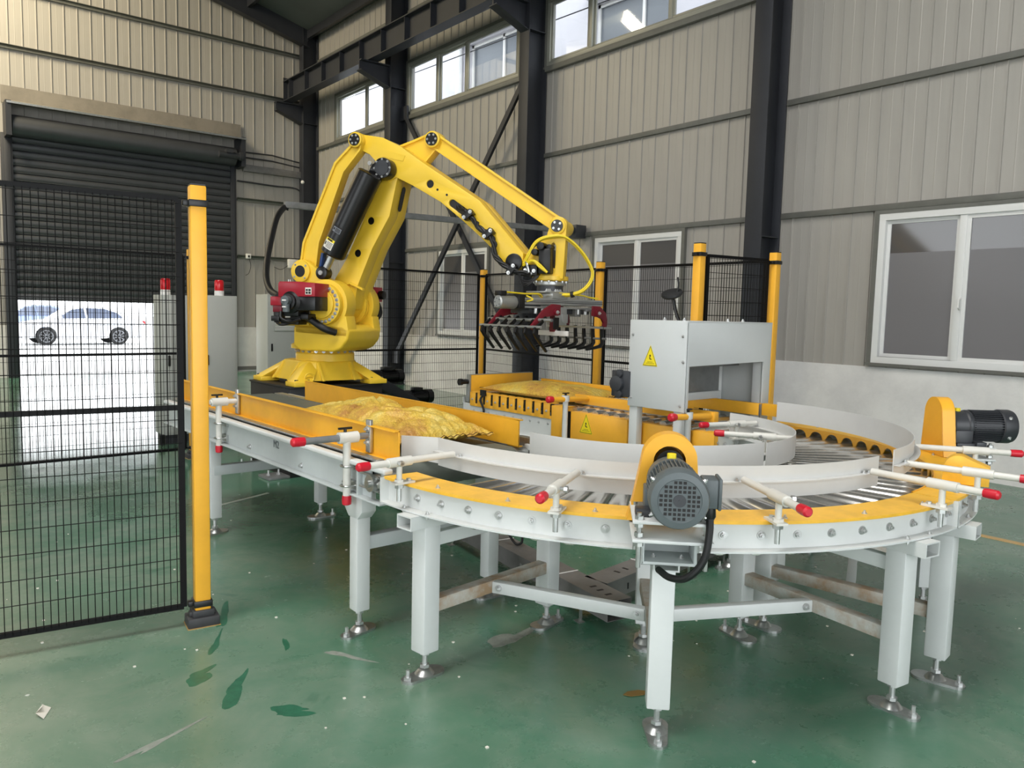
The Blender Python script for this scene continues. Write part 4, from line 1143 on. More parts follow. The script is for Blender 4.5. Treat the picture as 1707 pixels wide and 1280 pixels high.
for (y, z) in ((hy0 + 0.03, hz1 - 0.10), (hy1 - 0.03, hz1 - 0.10), (hy0 + 0.03, hz0 + 0.04), (hy1 - 0.03, hz0 + 0.06), (hy0 + 0.02, 1.31)):
    bolt_at((hx0 - 0.006, y, z), (-1, 0, 0), hd, BOLT_S)
for (x, y) in ((4.16, 3.28), (4.16, 3.12), (4.62, 3.1), (4.80, 3.1)):
    bolt_at((x, y, hz1), (0, 0, 1), hd)
# press roller and its motor under the hood, tilted back plate
MB().cyl((4.13, 3.30, 1.16), (4.30, 3.30, 1.16), 0.135, 24).cyl((4.30, 3.30, 1.16), (4.34, 3.30, 1.16), 0.06, 16).build('drive_motor', 'motor_dark', hd, bevel=0.006)
MB().box(4.16, 5.0, 3.24, 3.30, 1.255, 1.30).box(4.3, 4.36, 3.22, 3.3, 1.1, 1.3).build('press_arm', 'galvanised', hd, bevel=0.004)
MB().box(4.40, 5.02, 3.42, 3.44, 1.05, 1.36).build('inner_plate', 'galvanised', hd, bevel=0.003)
MB().box(4.42, 5.02, 3.40, 3.46, 1.0, 1.055).build('inner_rail', 'hood_grey', hd, bevel=0.003)
MB().cyl((4.05, 3.60, 1.13), (4.11, 3.60, 1.13), 0.055, 14).cyl((4.06, 3.585, 1.2), (4.1, 3.585, 1.2), 0.03, 10).cyl((4.06, 3.585, 1.06), (4.1, 3.585, 1.06), 0.032, 10).box(4.08, 4.13, 3.5, 3.66, 1.04, 1.22).build('bearing_block', 'motor_dark', hd, bevel=0.005)
se = thing('stalk_disc', 'black tilted disc on a leaning stalk above the grey hood', 'sensor', (4.6, 3.49, 1.575))
MB().tube(smooth_path([(4.60, 3.50, 1.575), (4.60, 3.53, 1.64), (4.60, 3.565, 1.76)]), 0.013).build('stalk', 'black_plastic', se)
dn = Vector((-0.43, -0.08, 0.90)).normalized()
MB().lathe([(0.0, -0.014), (0.070, -0.014), (0.080, 0.0), (0.076, 0.013), (0.055, 0.02), (0.0, 0.022)], (4.60, 3.57, 1.765), dn, 28, caps=False).build('disc', 'rubber_black', se)
MB().tube(smooth_path([(4.60, 3.525, 1.775), (4.60, 3.515, 1.83), (4.60, 3.525, 1.885)]), 0.007).build('aerial', 'black_plastic', se)

# ================================================================== safety fence
PT = 2.17
def post(x, y, label, ang=0, top=PT, clamp_dir=((1, 0),)):
    p = thing('fence_post', label, 'post', (x, y, 0))
    M = T(x, y, 0) @ Matrix.Rotation(R(ang), 4, 'Z')
    h = 0.037
    MB(M).box(-h, h, -h, h, 0.05, top).build('post_tube', 'safety_yellow', p, bevel=0.007)
    MB(M).box(-h + .003, h - .003, -h + .003, h - .003, top, top + 0.006).build('post_cap', 'black_plastic', p)
    MB(M).box(-0.075, 0.075, -0.06, 0.06, 0.0, 0.05).build('base_shoe', 'base_charcoal', p, bevel=0.006)
    MB(M).box(-0.052, 0.052, -0.048, 0.048, 0.05, 0.085).box(-0.062, 0.062, -0.022, 0.022, 0.05, 0.075).build('base_collar', 'base_charcoal', p, bevel=0.006)
    MB(M).box(-0.078, 0.078, -0.063, 0.063, 0.0, 0.004).build('base_plate', 'tape_brown', p)
    for z in (0.115, top - 0.085):
        c = MB(M).box(-h - 0.007, h + 0.007, -h - 0.007, h + 0.007, z - 0.016, z + 0.016)
        c.box(-h - 0.03, -h, -0.02, 0.02, z - 0.013, z + 0.013)
        c.build('panel_clamp', 'black_plastic', p, bevel=0.003)
    return p
def panel(x0, y0, x1, y1, label, z0=0.105, z1=2.10, inset=0.05):
    p0 = Vector((x0, y0, 0)); p1 = Vector((x1, y1, 0)); d = (p1 - p0); L = d.length; d.normalize()
    n = Vector((-d.y, d.x, 0))
    M = frame(p0, d, n, (0, 0, 1))
    s = thing('mesh_fence', label, 'fence', (x0, y0, 0))
    a, b = inset, L - inset
    for x in (a, b):
        MB(M).box(x - 0.014, x + 0.014, -0.012, 0.012, z0, z1).build('frame_upright', 'fence_black', s)
    for z in (z0, (z0 + z1) / 2, z1):
        MB(M).box(a, b, -0.011, 0.011, z - 0.012, z + 0.012).build('frame_rail', 'fence_black', s)
    w_ = MB(M)
    k = int((b - a) / 0.0295)
    for i in range(1, k):
        x = a + (b - a) * i / k
        w_.cyl((x, -0.013, z0), (x, -0.013, z1 - 0.006), 0.0021, 5, caps=False)
    k = 17
    for i in range(k + 1):
        z = z0 + 0.02 + (z1 - z0 - 0.04) * i / k
        w_.cyl((a, -0.0175, z), (b, -0.0175, z), 0.0021, 5, caps=False)
    w_.build('wire_mesh', 'fence_black', s)['kind'] = 'stuff'
    return s
post(1.325, 3.885, 'thick yellow fence post closest to the camera, beside the belt conveyor', -9)
panel(-0.55, 4.19, 1.29, 3.892, 'black wire mesh panel fixed to the thick yellow post closest to the camera')
post(2.765, 8.30, 'slim looking yellow fence post in front of the grey cabinets')
panel(0.30, 8.30, 2.73, 8.30, 'black wire mesh panel in front of the parked cars and cabinets')
post(6.64, 8.33, 'yellow fence post behind the left claw of the gripper')
panel(4.55, 8.33, 6.60, 8.33, 'black wire mesh panel behind the robot and the dark diagonal brace')
post(6.27, 5.84, 'yellow fence post behind the right claw of the gripper')
panel(6.29, 5.88, 6.62, 8.29, 'black wire mesh panel behind the gripper and the flat bag')
panel(6.14, 3.72, 6.265, 5.80, 'black wire mesh panel behind the stalk disc, long side beside the wall')
post(5.255, 3.82, 'yellow fence post rising behind the middle of the grey hood', top=2.19)
panel(5.30, 3.815, 6.09, 3.68, 'short black wire mesh panel behind the right half of the grey hood')
post(6.13, 3.67, 'yellow fence post standing against the white wall right of the grey hood')

# ================================================================== palletising robot
PX, PY, PH = 3.645, 7.27, 0.86
pd = thing('robot_pedestal', 'black steel box pedestal under the yellow robot', 'pedestal', (PX, PY, 0))
MB().box(3.15, 4.14, 6.81, 7.73, 0.0, PH - 0.018).build('pedestal_body', 'pedestal_black', pd, bevel=0.004)
MB().box(3.14, 4.15, 6.80, 7.74, PH - 0.018, PH).build('pedestal_top', 'pedestal_black', pd, bevel=0.003)
MB().box(3.145, 3.152, 7.05, 7.45, 0.55, 0.68).build('side_opening', 'ink', pd)
for (x, y) in ((3.05, 6.93), (3.06, 7.6), (3.55, 6.71), (3.95, 6.71)):
    if y > 6.75: o = MB().box(x - 0.11, x + 0.10, y - 0.12, y + 0.12, 0.0, 0.025).build('anchor_plate', 'galvanised', pd, bevel=0.003)
    else: o = MB().box(x - 0.12, x + 0.12, y - 0.10, y + 0.10, 0.0, 0.025).build('anchor_plate', 'galvanised', pd, bevel=0.003)
    for dx in (-0.06, 0.04):
        MB().cyl((x + dx, y, 0.025), (x + dx, y, 0.075), 0.01, 8).cyl((x + dx, y, 0.025), (x + dx, y, 0.042), 0.02, 6).build('anchor_bolt', 'steel_bolt', o)

rb = thing('palletizing_robot', 'big yellow four axis palletizing robot with black balancer cylinder', 'robot', (PX, PY, PH))
TH = R(-60.5)
RU = Vector((math.cos(TH), math.sin(TH), 0)); RV = Vector((-math.sin(TH), math.cos(TH), 0))
RO_ = Vector((3.72, 7.22, 0))
RM = frame(RO_, RU, RV, (0, 0, 1))
def rp(poly, va, vb, holes=(), mb=None):
    """prism over a (u, z) outline between lateral offsets va and vb"""
    return (mb or MB(RM)).prism(poly, (0, vb, 0), (1, 0, 0), (0, 0, 1), vb - va, holes)
def rcyl(u, z, va, vb, r, n=28, mb=None, r1=None):
    return (mb or MB(RM)).cyl((u, va, z), (u, vb, z), r, n, r1)
def capsule(p, q, r, n=8):
    a = math.degrees(math.atan2(q[1] - p[1], q[0] - p[0]))
    return circle(q[0], q[1], r, n, a - 90, a + 90, False) + circle(p[0], p[1], r, n, a + 90, a + 270, False)
def offset(poly, d):
    n = len(poly); out = []
    A = sum(poly[i][0] * poly[(i + 1) % n][1] - poly[(i + 1) % n][0] * poly[i][1] for i in range(n))
    sg = 1 if A > 0 else -1
    for i in range(n):
        p0, p1, p2 = Vector(poly[i - 1]), Vector(poly[i]), Vector(poly[(i + 1) % n])
        e1 = (p1 - p0).normalized(); e2 = (p2 - p1).normalized()
        n1 = Vector((-e1.y, e1.x)) * sg; n2 = Vector((-e2.y, e2.x)) * sg
        b = (n1 + n2)
        if b.length < 1e-6: b = n1
        b.normalize(); k = max(0.5, b.dot(n1))
        out.append(tuple(p1 + b * (d / k)))
    return out
def ribbed(name, poly, va, vb, rim, web, parent):
    inner = offset(poly, rim)
    o = rp(poly, va, vb, [inner]).build(name, 'robot_yellow', parent, bevel=0.004)
    rp(inner, va + web, vb - web).build('web', 'robot_yellow', o)
    return o

# base casting
bx, by = 3.68, 7.26
bc_ = MB()
def octa(h, ch, z): return [(bx + x, by + y, z) for x, y in ((-h, -h + ch), (-h + ch, -h), (h - ch, -h), (h, -h + ch), (h, h - ch), (h - ch, h), (-h + ch, h), (-h, h - ch))]
lo, hi, tp = octa(0.40, 0.14, 0.90), octa(0.31, 0.12, 1.06), octa(0.30, 0.12, 1.085)
f = [(i, (i + 1) % 8, 8 + (i + 1) % 8, 8 + i) for i in range(8)] + [(8 + i, 8 + (i + 1) % 8, 16 + (i + 1) % 8, 16 + i) for i in range(8)] + [tuple(range(7, -1, -1)), tuple(range(16, 24))]
bc_.add(lo + hi + tp, f)
base_o = bc_.build('base_casting', 'robot_yellow', rb, bevel=0.01)
for sx in (-1, 1):
    for sy in (-1, 1):
        cx_, cy_ = bx + sx * 0.40, by + sy * 0.38
        m = MB().box(cx_ - 0.10, cx_ + 0.10, cy_ - 0.10, cy_ + 0.10, PH, PH + 0.045)
        q = [(cx_ - 0.09, cy_ - 0.09, PH + .04), (cx_ + 0.09, cy_ - 0.09, PH + .04), (cx_ + 0.09, cy_ + 0.09, PH + .04), (cx_ - 0.09, cy_ + 0.09, PH + .04)]
        ix, iy = bx + sx * 0.19, by + sy * 0.19
        q += [(ix - 0.07, iy - 0.07, 1.075), (ix + 0.07, iy - 0.07, 1.075), (ix + 0.07, iy + 0.07, 1.075), (ix - 0.07, iy + 0.07, 1.075)]
        m.add(q, [(3, 2, 1, 0), (4, 5, 6, 7), (0, 1, 5, 4), (1, 2, 6, 5), (2, 3, 7, 6), (3, 0, 4, 7)])
        ft = m.build('base_foot', 'robot_yellow', rb, bevel=0.008)
        for d in (-0.055, 0.06):
            MB().cyl((cx_ + d, cy_ + sy * 0.05, PH + 0.045), (cx_ + d, cy_ + sy * 0.05, PH + 0.065), 0.02, 6).build('anchor_bolt', 'black_paint', ft)
for x in (-0.17, 0.17):
    MB().prism([(0.0, 0.90), (-0.13, 0.90), (-0.02, 1.07), (0.1, 1.07)], (bx + x - 0.015, by - 0.30, 0), (0, 1, 0), (0, 0, 1), 0.03).build('rib', 'robot_yellow', base_o, bevel=0.005)
    MB().prism([(0.0, 0.90), (-0.13, 0.90), (-0.02, 1.07), (0.1, 1.07)], (bx - 0.30, by + x + 0.015, 0), (1, 0, 0), (0, 0, 1), 0.03).build('rib', 'robot_yellow', base_o, bevel=0.005)
ring = []
for k in range(21):
    t = 2 * math.pi * k / 20
    ring.append((bx - 0.33 + 0.045 * math.cos(t), by - 0.44, 0.94 + 0.045 * math.sin(t)))
MB().tube(ring, 0.008, 8, caps=False).build('lifting_eye', 'robot_yellow', base_o)
MB(RM).lathe([(0.29, 1.08), (0.29, 1.15), (0.275, 1.165), (0.275, 1.19), (0.335, 1.20), (0.335, 1.235), (0.31, 1.25)], (0, 0, 0), (0, 0, 1), 48).build('turntable', 'robot_yellow', rb)
tb = bpy.data.objects['turntable']
for k in range(24):
    a = 2 * math.pi * k / 24
    p = RM @ Vector((0.282 * math.cos(a), 0.282 * math.sin(a), 1.178))
    dd = (RM.to_3x3() @ Vector((math.cos(a), math.sin(a), 0)))
    bolt_at(p, dd, tb, BOLT)

# carousel: U shaped casting
J2 = (0.273, 1.639); J3 = (0.80, 2.91)
blk = [(-0.09, 1.235), (-0.09, 1.40), (-0.07, 1.45), (0.47, 1.45), (0.53, 1.40), (0.51, 1.30), (0.44, 1.22), (0.36, 1.19), (-0.02, 1.19)]
rp(blk, -0.415, 0.20).build('carousel', 'robot_yellow', rb, bevel=0.05, segs=4)
FV = 0.20
arcJ = circle(J2[0], J2[1], 0.235, 20, -28, 165, False)
ck = [(0.52, 1.40), (0.495, 1.53)] + arcJ + [(0.0, 1.60), (-0.06, 1.44), (-0.06, 1.36), (0.50, 1.34)]
for va, vb in ((-0.415, -0.255), (0.075, 0.20)):
    rp(ck, va, vb).build('cheek', 'robot_yellow', rb, bevel=0.018, segs=3)
rp([(-0.25, 1.43), (0.12, 1.43), (0.12, 1.465), (-0.25, 1.465)], -0.46, -0.10).build('side_step', 'robot_yellow', rb, bevel=0.01)
MB(RM).box(-0.26, -0.10, -0.48, -0.30, 1.455, 1.50).build('cable_plate', 'black_paint', rb)
# J2 gear discs
for va, vb, s_ in ((-0.475, -0.41, -1), (0.195, 0.25, 1)):
    o = rcyl(J2[0], J2[1], va, vb, 0.195, 48).build('gear_disc', 'robot_yellow', rb, bevel=0.008)
    va2 = va - 0.022 if s_ < 0 else vb
    rcyl(J2[0], J2[1], va2, va2 + 0.022, 0.135, 40).build('gear_cover', 'robot_yellow', o, bevel=0.005)
    for k in range(24):
        a = 2 * math.pi * k / 24
        p = RM @ Vector((J2[0] + 0.166 * math.cos(a), va if s_ < 0 else vb, J2[1] + 0.166 * math.sin(a)))
        bolt_at(p, RV * s_, o, BOLT)
rcyl(J2[0], J2[1], -0.255, 0.08, 0.15, 32).build('arm_hub', 'robot_yellow', rb)
for v in (0.015, 0.05): rcyl(J2[0], J2[1], v, v + 0.015, 0.19, 36).build('hub_flange', 'robot_yellow', rb, bevel=0.004)

# lower arm
la = [(0.10, 1.66), (0.20, 1.86), (0.345, 2.079), (0.70, 2.797)] + circle(J3[0], J3[1], 0.115, 12, 165, -10, False) + [(0.885, 2.80), (0.812, 2.483), (0.63, 2.181), (0.47, 1.82), (0.43, 1.60), (0.30, 1.50), (0.16, 1.53)]
la = la[::-1]
h1, h2 = circle(0.612, 2.441, 0.036, 20), circle(0.470, 2.136, 0.036, 20)
rp(la, -0.17, -0.01, [h1, h2]).build('lower_arm', 'robot_yellow', rb, bevel=0.012)
rp(la, -0.01, 0.135).build('lower_arm', 'robot_yellow', rb, bevel=0.012)
for c_ in ((0.612, 2.441), (0.470, 2.136)): rcyl(c_[0], c_[1], -0.158, -0.012, 0.0365, 20).build('hole_shade', 'black_paint', rb)  # black fill stands in for the shade inside the holes
e1 = Vector((0.812 - 0.885, 2.483 - 2.80)).normalized()
sl_ = capsule((0.0, 0.0), (0.17, 0.0), 0.033)
o3 = RM @ Vector((0.876, -0.02, 2.74)); exx = (RM.to_3x3() @ Vector((e1.x, 0, e1.y))).normalized()
nn = (RM.to_3x3() @ Vector((-e1.y, 0, e1.x))).normalized()
MB().prism(sl_, o3 - nn * 0.0 + nn * 0.003, exx, RV if exx.cross(RV).dot(nn) > 0 else -RV, 0.004).build('front_slot_shade', 'black_paint', rb)  # flat black inset, the shade of a recessed slot put in as colour
rp([(0.26, 1.83), (0.40, 1.86), (0.54, 1.80), (0.545, 1.78), (0.40, 1.84), (0.27, 1.81)][::-1], -0.20, -0.16).build('stop_rib', 'robot_yellow', rb)

# crank and rear link of the parallelogram
PV = (-0.075, 1.953)
cr = circle(PV[0], PV[1], 0.115, 16, 60, 235, False) + [(0.02, 1.60), (0.35, 1.60)] + circle(J2[0], J2[1], 0.19, 10, 0, 60, False)
rp(cr, -0.30, -0.235).build('crank', 'robot_yellow', rb, bevel=0.012)
po = rcyl(PV[0], PV[1], -0.325, -0.295, 0.105, 32).build('pivot_ring', 'robot_yellow', rb, bevel=0.006)
rcyl(PV[0], PV[1], -0.328, -0.32, 0.056, 24).build('pivot_cap', 'black_paint', po)
for a in (40, 130, 220, 310): bolt_at(RM @ Vector((PV[0] + 0.083 * math.cos(R(a)), -0.325, PV[1] + 0.083 * math.sin(R(a)))), -RV, po, BOLT_S)
rl_ = [(-0.16, 1.93), (-0.11, 2.239), (0.245, 2.99), (0.425, 3.15)] + circle(0.486, 3.185, 0.075, 10, 130, -40, False) + [(0.53, 3.09), (0.35, 2.897), (0.08, 2.237), (0.035, 1.93)]
ribbed('rear_link', rl_[::-1], -0.235, -0.125, 0.022, 0.02, rb)
o = rcyl(0.486, 3.185, -0.262, -0.225, 0.072, 28).build('link_boss', 'robot_yellow', rb, bevel=0.006)
rcyl(0.486, 3.185, -0.272, -0.26, 0.056, 24).build('pin_cap', 'black_paint', o)
for k in range(6): bolt_at(RM @ Vector((0.486 + 0.04 * math.cos(k * 1.047), -0.272, 3.185 + 0.04 * math.sin(k * 1.047))), -RV, o, BOLT_S)

# forearm
fa = [(0.43, 3.225), (0.50, 3.25), (0.739, 3.207), (0.93, 3.115), (1.155, 2.962), (1.732, 2.60), (2.163, 2.13), (2.155, 2.04), (2.079, 1.985), (1.99, 2.02), (1.93, 2.11), (1.756, 2.272), (1.557, 2.438), (1.345, 2.60), (1.05, 2.76), (0.89, 2.835), (0.80, 2.80), (0.71, 2.85), (0.68, 2.98), (0.60, 3.06), (0.515, 3.10), (0.43, 3.12)]
fa = fa[::-1]
fh = circle(1.238, 2.764, 0.037, 20); fs = capsule((1.465, 2.585), (1.60, 2.495), 0.034)
fo = rp(fa, -0.185, -0.03, [fh, fs]).build('forearm', 'robot_yellow', rb, bevel=0.012)
rp(fa, -0.03, 0.135).build('forearm', 'robot_yellow', rb, bevel=0.012)
rcyl(1.238, 2.764, -0.172, -0.031, 0.0372, 20).build('hole_shade', 'black_paint', rb)  # shade inside the forearm hole and slot, painted as black fills
rp(capsule((1.465, 2.585), (1.60, 2.495), 0.0345), -0.165, -0.031).build('slot_shade', 'black_paint', rb)
for (u, z) in ((1.315, 2.71), (1.41, 2.66)): rcyl(u, z, -0.1875, -0.184, 0.011, 12).build('tapped_hole', 'ink', fo)
# cast lettering is only a faint raised panel here
rp([(0.74, 3.03), (0.96, 2.98), (0.98, 3.03), (0.76, 3.10)], -0.189, -0.184).build('raised_panel', 'robot_yellow', fo)
# triangle link and the upper link
APX = (1.164, 3.208)
tri = circle(APX[0], APX[1], 0.08, 10, 100, -35, False) + [(1.06, 2.98), (0.75, 2.80), (0.68, 2.98), (0.78, 3.17), (0.95, 3.22)]
ribbed('triangle_link', tri[::-1], 0.03, 0.145, 0.022, 0.022, rb)
o = rcyl(APX[0], APX[1], -0.01, 0.04, 0.078, 28).build('link_boss', 'robot_yellow', rb, bevel=0.006)
rcyl(APX[0], APX[1], -0.02, -0.008, 0.06, 24).build('pin_cap', 'black_paint', o)
for k in range(6): bolt_at(RM @ Vector((APX[0] + 0.043 * math.cos(k * 1.047), -0.02, APX[1] + 0.043 * math.sin(k * 1.047))), -RV, o, BOLT_S)
WPX = (2.448, 2.374)
up = capsule(APX, WPX, 0.068, 10)
ribbed('upper_link', up, 0.02, 0.12, 0.020, 0.022, rb)
# wrist bracket
wb_ = [(2.23, 1.93), (2.51, 1.91), (2.525, 2.25), (2.53, 2.37)] + circle(WPX[0], WPX[1], 0.085, 8, 10, 130, False) + [(2.35, 2.29), (2.20, 2.15), (2.10, 2.115), (2.02, 2.12), (1.99, 2.04), (2.08, 1.985), (2.18, 2.02), (2.30, 1.99), (2.24, 1.97)]
wh = [(2.31, 2.055), (2.435, 2.0), (2.44, 2.20), (2.415, 2.235), (2.38, 2.20)]
rp(wb_, -0.10, -0.01, [wh]).build('wrist_bracket', 'robot_yellow', rb, bevel=0.012)
o = rcyl(WPX[0], WPX[1], -0.115, -0.08, 0.075, 28).build('link_boss', 'robot_yellow', rb, bevel=0.006)
rcyl(WPX[0], WPX[1], -0.125, -0.112, 0.054, 24).build('pin_cap', 'black_paint', o)
for k in range(4): bolt_at(RM @ Vector((WPX[0] + 0.036 * math.cos(k * 1.57 + .6), -0.125, WPX[1] + 0.036 * math.sin(k * 1.57 + .6))), -RV, o, BOLT_S)
rcyl(WPX[0] + 0.0, WPX[1], -0.02, 0.19, 0.070, 28).build('link_boss', 'robot_yellow', rb, bevel=0.006)
rcyl(2.079, 2.05, -0.205, -0.18, 0.078, 28).build('wrist_pivot', 'black_paint', rb, bevel=0.006)
wf = MB(RM).lathe([(0.165, 1.935), (0.165, 1.90), (0.15, 1.89)], (2.36, 0.01, 0), (0, 0, 1), 36).build('wrist_flange', 'robot_yellow', rb)
MB(RM).lathe([(0.135, 1.892), (0.14, 1.885), (0.14, 1.86), (0.13, 1.85)], (2.36, 0.01, 0), (0, 0, 1), 36).build('flange_ring', 'aluminium', wf)
for k in range(14):
    a = 2 * math.pi * k / 14
    bolt_at(RM @ Vector((2.36 + 0.15 * math.cos(a), 0.01 + 0.15 * math.sin(a), 1.893)), (0, 0, -1), wf, BOLT)
MB(RM).lathe([(0.12, 1.852), (0.12, 1.802)], (2.36, 0.01, 0), (0, 0, 1), 32).build('tool_adapter', 'motor_dark', rb)
# wrist motor
wm = MB(RM).box(2.31, 2.42, -0.20, -0.03, 1.95, 2.17).build('wrist_motor', 'black_plastic', rb, bevel=0.012)
MB(RM).cyl((2.33, -0.22, 2.19), (2.33, -0.06, 2.19), 0.035, 14).cyl((2.27, -0.2, 2.14), (2.27, -0.05, 2.14), 0.03, 12).cyl((2.40, -0.19, 2.185), (2.40, -0.08, 2.185), 0.025, 12).build('motor_plugs', 'black_plastic', wm, bevel=0.004)
MB(RM).box(2.16, 2.30, -0.20, -0.05, 1.93, 2.03).build('junction_block', 'black_plastic', rb, bevel=0.01)
for (u, z) in ((2.24, 1.95), (2.19, 1.98), (2.27, 1.975)): bolt_at(RM @ Vector((u, -0.20, z)), -RV, rb, BOLT)

# balancer cylinder
BT, BB_ = Vector((0.706, -0.34, 2.854)), Vector((0.298, -0.34, 2.105))
bd = (BB_ - BT).normalized()
Lb = (BB_ - BT).length
bal = MB(RM).lathe([(0.10, 0), (0.118, 0.012), (0.118, Lb - 0.015), (0.105, Lb)], BT, bd, 44).build('balancer', 'black_paint', rb)
pt_ = BT - bd * 0.0
MB(RM).prism([(-0.065, -0.01), (0.065, -0.01), (0.065, 0.07), (0.03, 0.115), (-0.03, 0.115), (-0.065, 0.07)], BT + Vector((0, 0.06, 0)), Vector((-bd.z, 0, bd.x)) * -1, -bd, 0.12).build('top_yoke', 'black_paint', bal, bevel=0.006)
o = rcyl(0.80, 2.905, -0.30, -0.185, 0.095, 32).build('yoke_pin', 'black_paint', rb, bevel=0.006)
rcyl(0.80, 2.905, -0.31, -0.298, 0.07, 28).build('pin_cap', 'motor_dark', o)
rcyl(0.735, 2.93, -0.415, -0.395, 0.02, 12).build('yoke_bolt', 'steel_bolt', bal)
for k in range(8): bolt_at(RM @ Vector((0.80 + 0.08 * math.cos(k * .785), -0.30, 2.905 + 0.08 * math.sin(k * .785))), -RV, o, BOLT_S)
EYE = Vector((0.206, -0.34, 1.936))
MB(RM).cyl(BB_, EYE, 0.036, 16).build('piston_rod', 'zinc', bal)
rcyl(EYE.x, EYE.z, -0.39, -0.29, 0.062, 24).build('rod_eye', 'black_paint', bal, bevel=0.006)
rcyl(EYE.x, EYE.z, -0.405, -0.388, 0.022, 12).build('eye_pin', 'steel_bolt', bal)
MB(RM).bar(BB_ + Vector((-0.09, -0.0, 0.02)), EYE + Vector((-0.03, 0.0, 0.03)), 0.07, 0.025, (1, 0, 0.5)).build('hose_guard', 'blue_pad', bal, bevel=0.004)
def cyl_patch(d0, d1, r, a0, a1, name, m, parent):
    ax = bd; s_ = Vector((-bd.z, 0, bd.x)); out = Vector((0, -1, 0))
    v = []; n = 8
    for d in (d0, d1):
        for i in range(n + 1):
            a = R(a0 + (a1 - a0) * i / n)
            v.append(BT + ax * d + (out * math.cos(a) + s_ * math.sin(a)) * r)
    f = [(i, i + 1, n + 2 + i, n + 1 + i) for i in range(n)]
    return MB(RM).add(v, f).build(name, m, parent)
def label(d0, d1, a0, a1, head, paper):
    o = cyl_patch(d0, d1, 0.1192, a0, a1, 'label', paper, bal)
    cyl_patch(d0, d0 + (d1 - d0) * 0.26, 0.1198, a0, a1, 'label_header', head, o)
    k = 0
    for q in range(5):
        dd = d0 + (d1 - d0) * (0.36 + 0.12 * q)
        cyl_patch(dd, dd + 0.005, 0.1198, a0 + (a1 - a0) * (0.34), a1 - 3, 'label_print', 'ink', o)['kind'] = 'stuff'
    cyl_patch(d0 + (d1 - d0) * 0.04, d0 + (d1 - d0) * 0.20, 0.1201, a0 + 12, a1 - 10, 'label_print', 'ink', o)['kind'] = 'stuff'
    cyl_patch(d0 + (d1 - d0) * 0.42, d0 + (d1 - d0) * 0.75, 0.1201, a0 + (a1 - a0) * 0.08, a0 + (a1 - a0) * 0.26, 'label_print', 'ink', o)['kind'] = 'stuff'
S_ = Vector((-bd.z, 0, bd.x))
sgn = 1 if S_.x > 0 else -1
label(0.70, 0.80, -38, 16, 'label_yellow', 'label_white') if sgn > 0 else label(0.70, 0.80, -16, 38, 'label_yellow', 'label_white')
label(0.56, 0.625, -22, 22, 'ink', 'label_grey')

# motors
mo = MB(RM).prism([(-0.045, 1.70), (0.35, 1.705), (0.35, 1.825), (0.19, 1.838), (0.17, 1.838), (-0.03, 1.838), (-0.045, 1.82)], (0, -0.475, 0), (1, 0, 0), (0, 0, 1), 0.23).build('motor_cover', 'red_paint', rb, bevel=0.008)
MB(RM).box(0.12, 0.35, -0.70, -0.475, 1.575, 1.705).box(-0.03, 0.14, -0.66, -0.475, 1.52, 1.72).build('motor_body', 'black_paint', rb, bevel=0.01)
o = MB(RM).lathe([(0.10, 0), (0.105, 0.01), (0.105, 0.04), (0.075, 0.055), (0.07, 0.075), (0.045, 0.08)], (0.085, -0.66, 1.655), (0, -1, 0), 32).build('motor_encoder', 'black_plastic', rb)
MB(RM).cyl((0.085, -0.73, 1.665), (0.085, -0.79, 1.665), 0.042, 18).cyl((0.085, -0.765, 1.66), (0.085, -0.765, 1.56), 0.032, 14).build('connector', 'motor_grey', o)
MB(RM).box(0.065, 0.105, -0.802, -0.79, 1.66, 1.672).box(0.065, 0.105, -0.80, -0.79, 1.60, 1.612).build('connector_mark', 'white_plastic', o)
o2 = MB(RM).box(0.25, 0.315, -0.708, -0.704, 1.722, 1.785).build('motor_label', 'label_white', mo)
q = MB(RM)
for k in range(4): q.box(0.256 + (k % 2) * 0.028, 0.278 + (k % 2) * 0.03, -0.7095, -0.708, 1.728 + (k // 2) * 0.026, 1.748 + (k // 2) * 0.024)
q.build('label_print', 'ink', o2)['kind'] = 'stuff'
for (u, z) in ((-0.02, 1.845), (0.0, 1.845)): MB(RM).cyl((u, -0.58, 1.835), (u, -0.58, 1.862), 0.008, 8).build('eye_bolt', 'zinc', mo)
MB(RM).box(-0.17, -0.045, -0.66, -0.52, 1.615, 1.70).build('motor_cover', 'red_paint', rb, bevel=0.008)
MB(RM).box(-0.15, -0.05, -0.65, -0.53, 1.555, 1.62).build('motor_body', 'dark_red', rb, bevel=0.006)
MB(RM).cyl((-0.12, -0.60, 1.56), (-0.12, -0.60, 1.47), 0.045, 16).box(-0.17, -0.08, -0.65, -0.55, 1.47, 1.52).build('connector', 'black_plastic', rb, bevel=0.006)
MB(RM).tube(smooth_path([(-0.05, -0.66, 1.56), (-0.03, -0.68, 1.50), (0.05, -0.66, 1.47), (0.14, -0.62, 1.50)]), 0.014).tube(smooth_path([(-0.14, -0.62, 1.47), (-0.05, -0.66, 1.44), (0.06, -0.6, 1.46)]), 0.012).build('motor_cable', 'cable_black', rb)
MB(RM).box(0.02, 0.22, -0.62, -0.48, 1.49, 1.545).box(-0.1, 0.1, -0.6, -0.46, 1.44, 1.50).build('cable_block', 'black_plastic', rb, bevel=0.01)
MB(RM).tube(smooth_path([(0.13, -0.56, 1.535), (0.24, -0.545, 1.47), (0.34, -0.53, 1.41), (0.41, -0.45, 1.375)]), 0.033, 14).build('corrugated_hose', 'cable_black', rb)
MB(RM).box(0.24, 0.40, 0.26, 0.45, 1.68, 1.83).build('motor_cover', 'red_paint', rb, bevel=0.008)
MB(RM).box(0.25, 0.38, 0.27, 0.43, 1.55, 1.68).cyl((0.40, 0.38, 1.75), (0.46, 0.38, 1.75), 0.045, 14).build('motor_body', 'black_paint', rb, bevel=0.008)
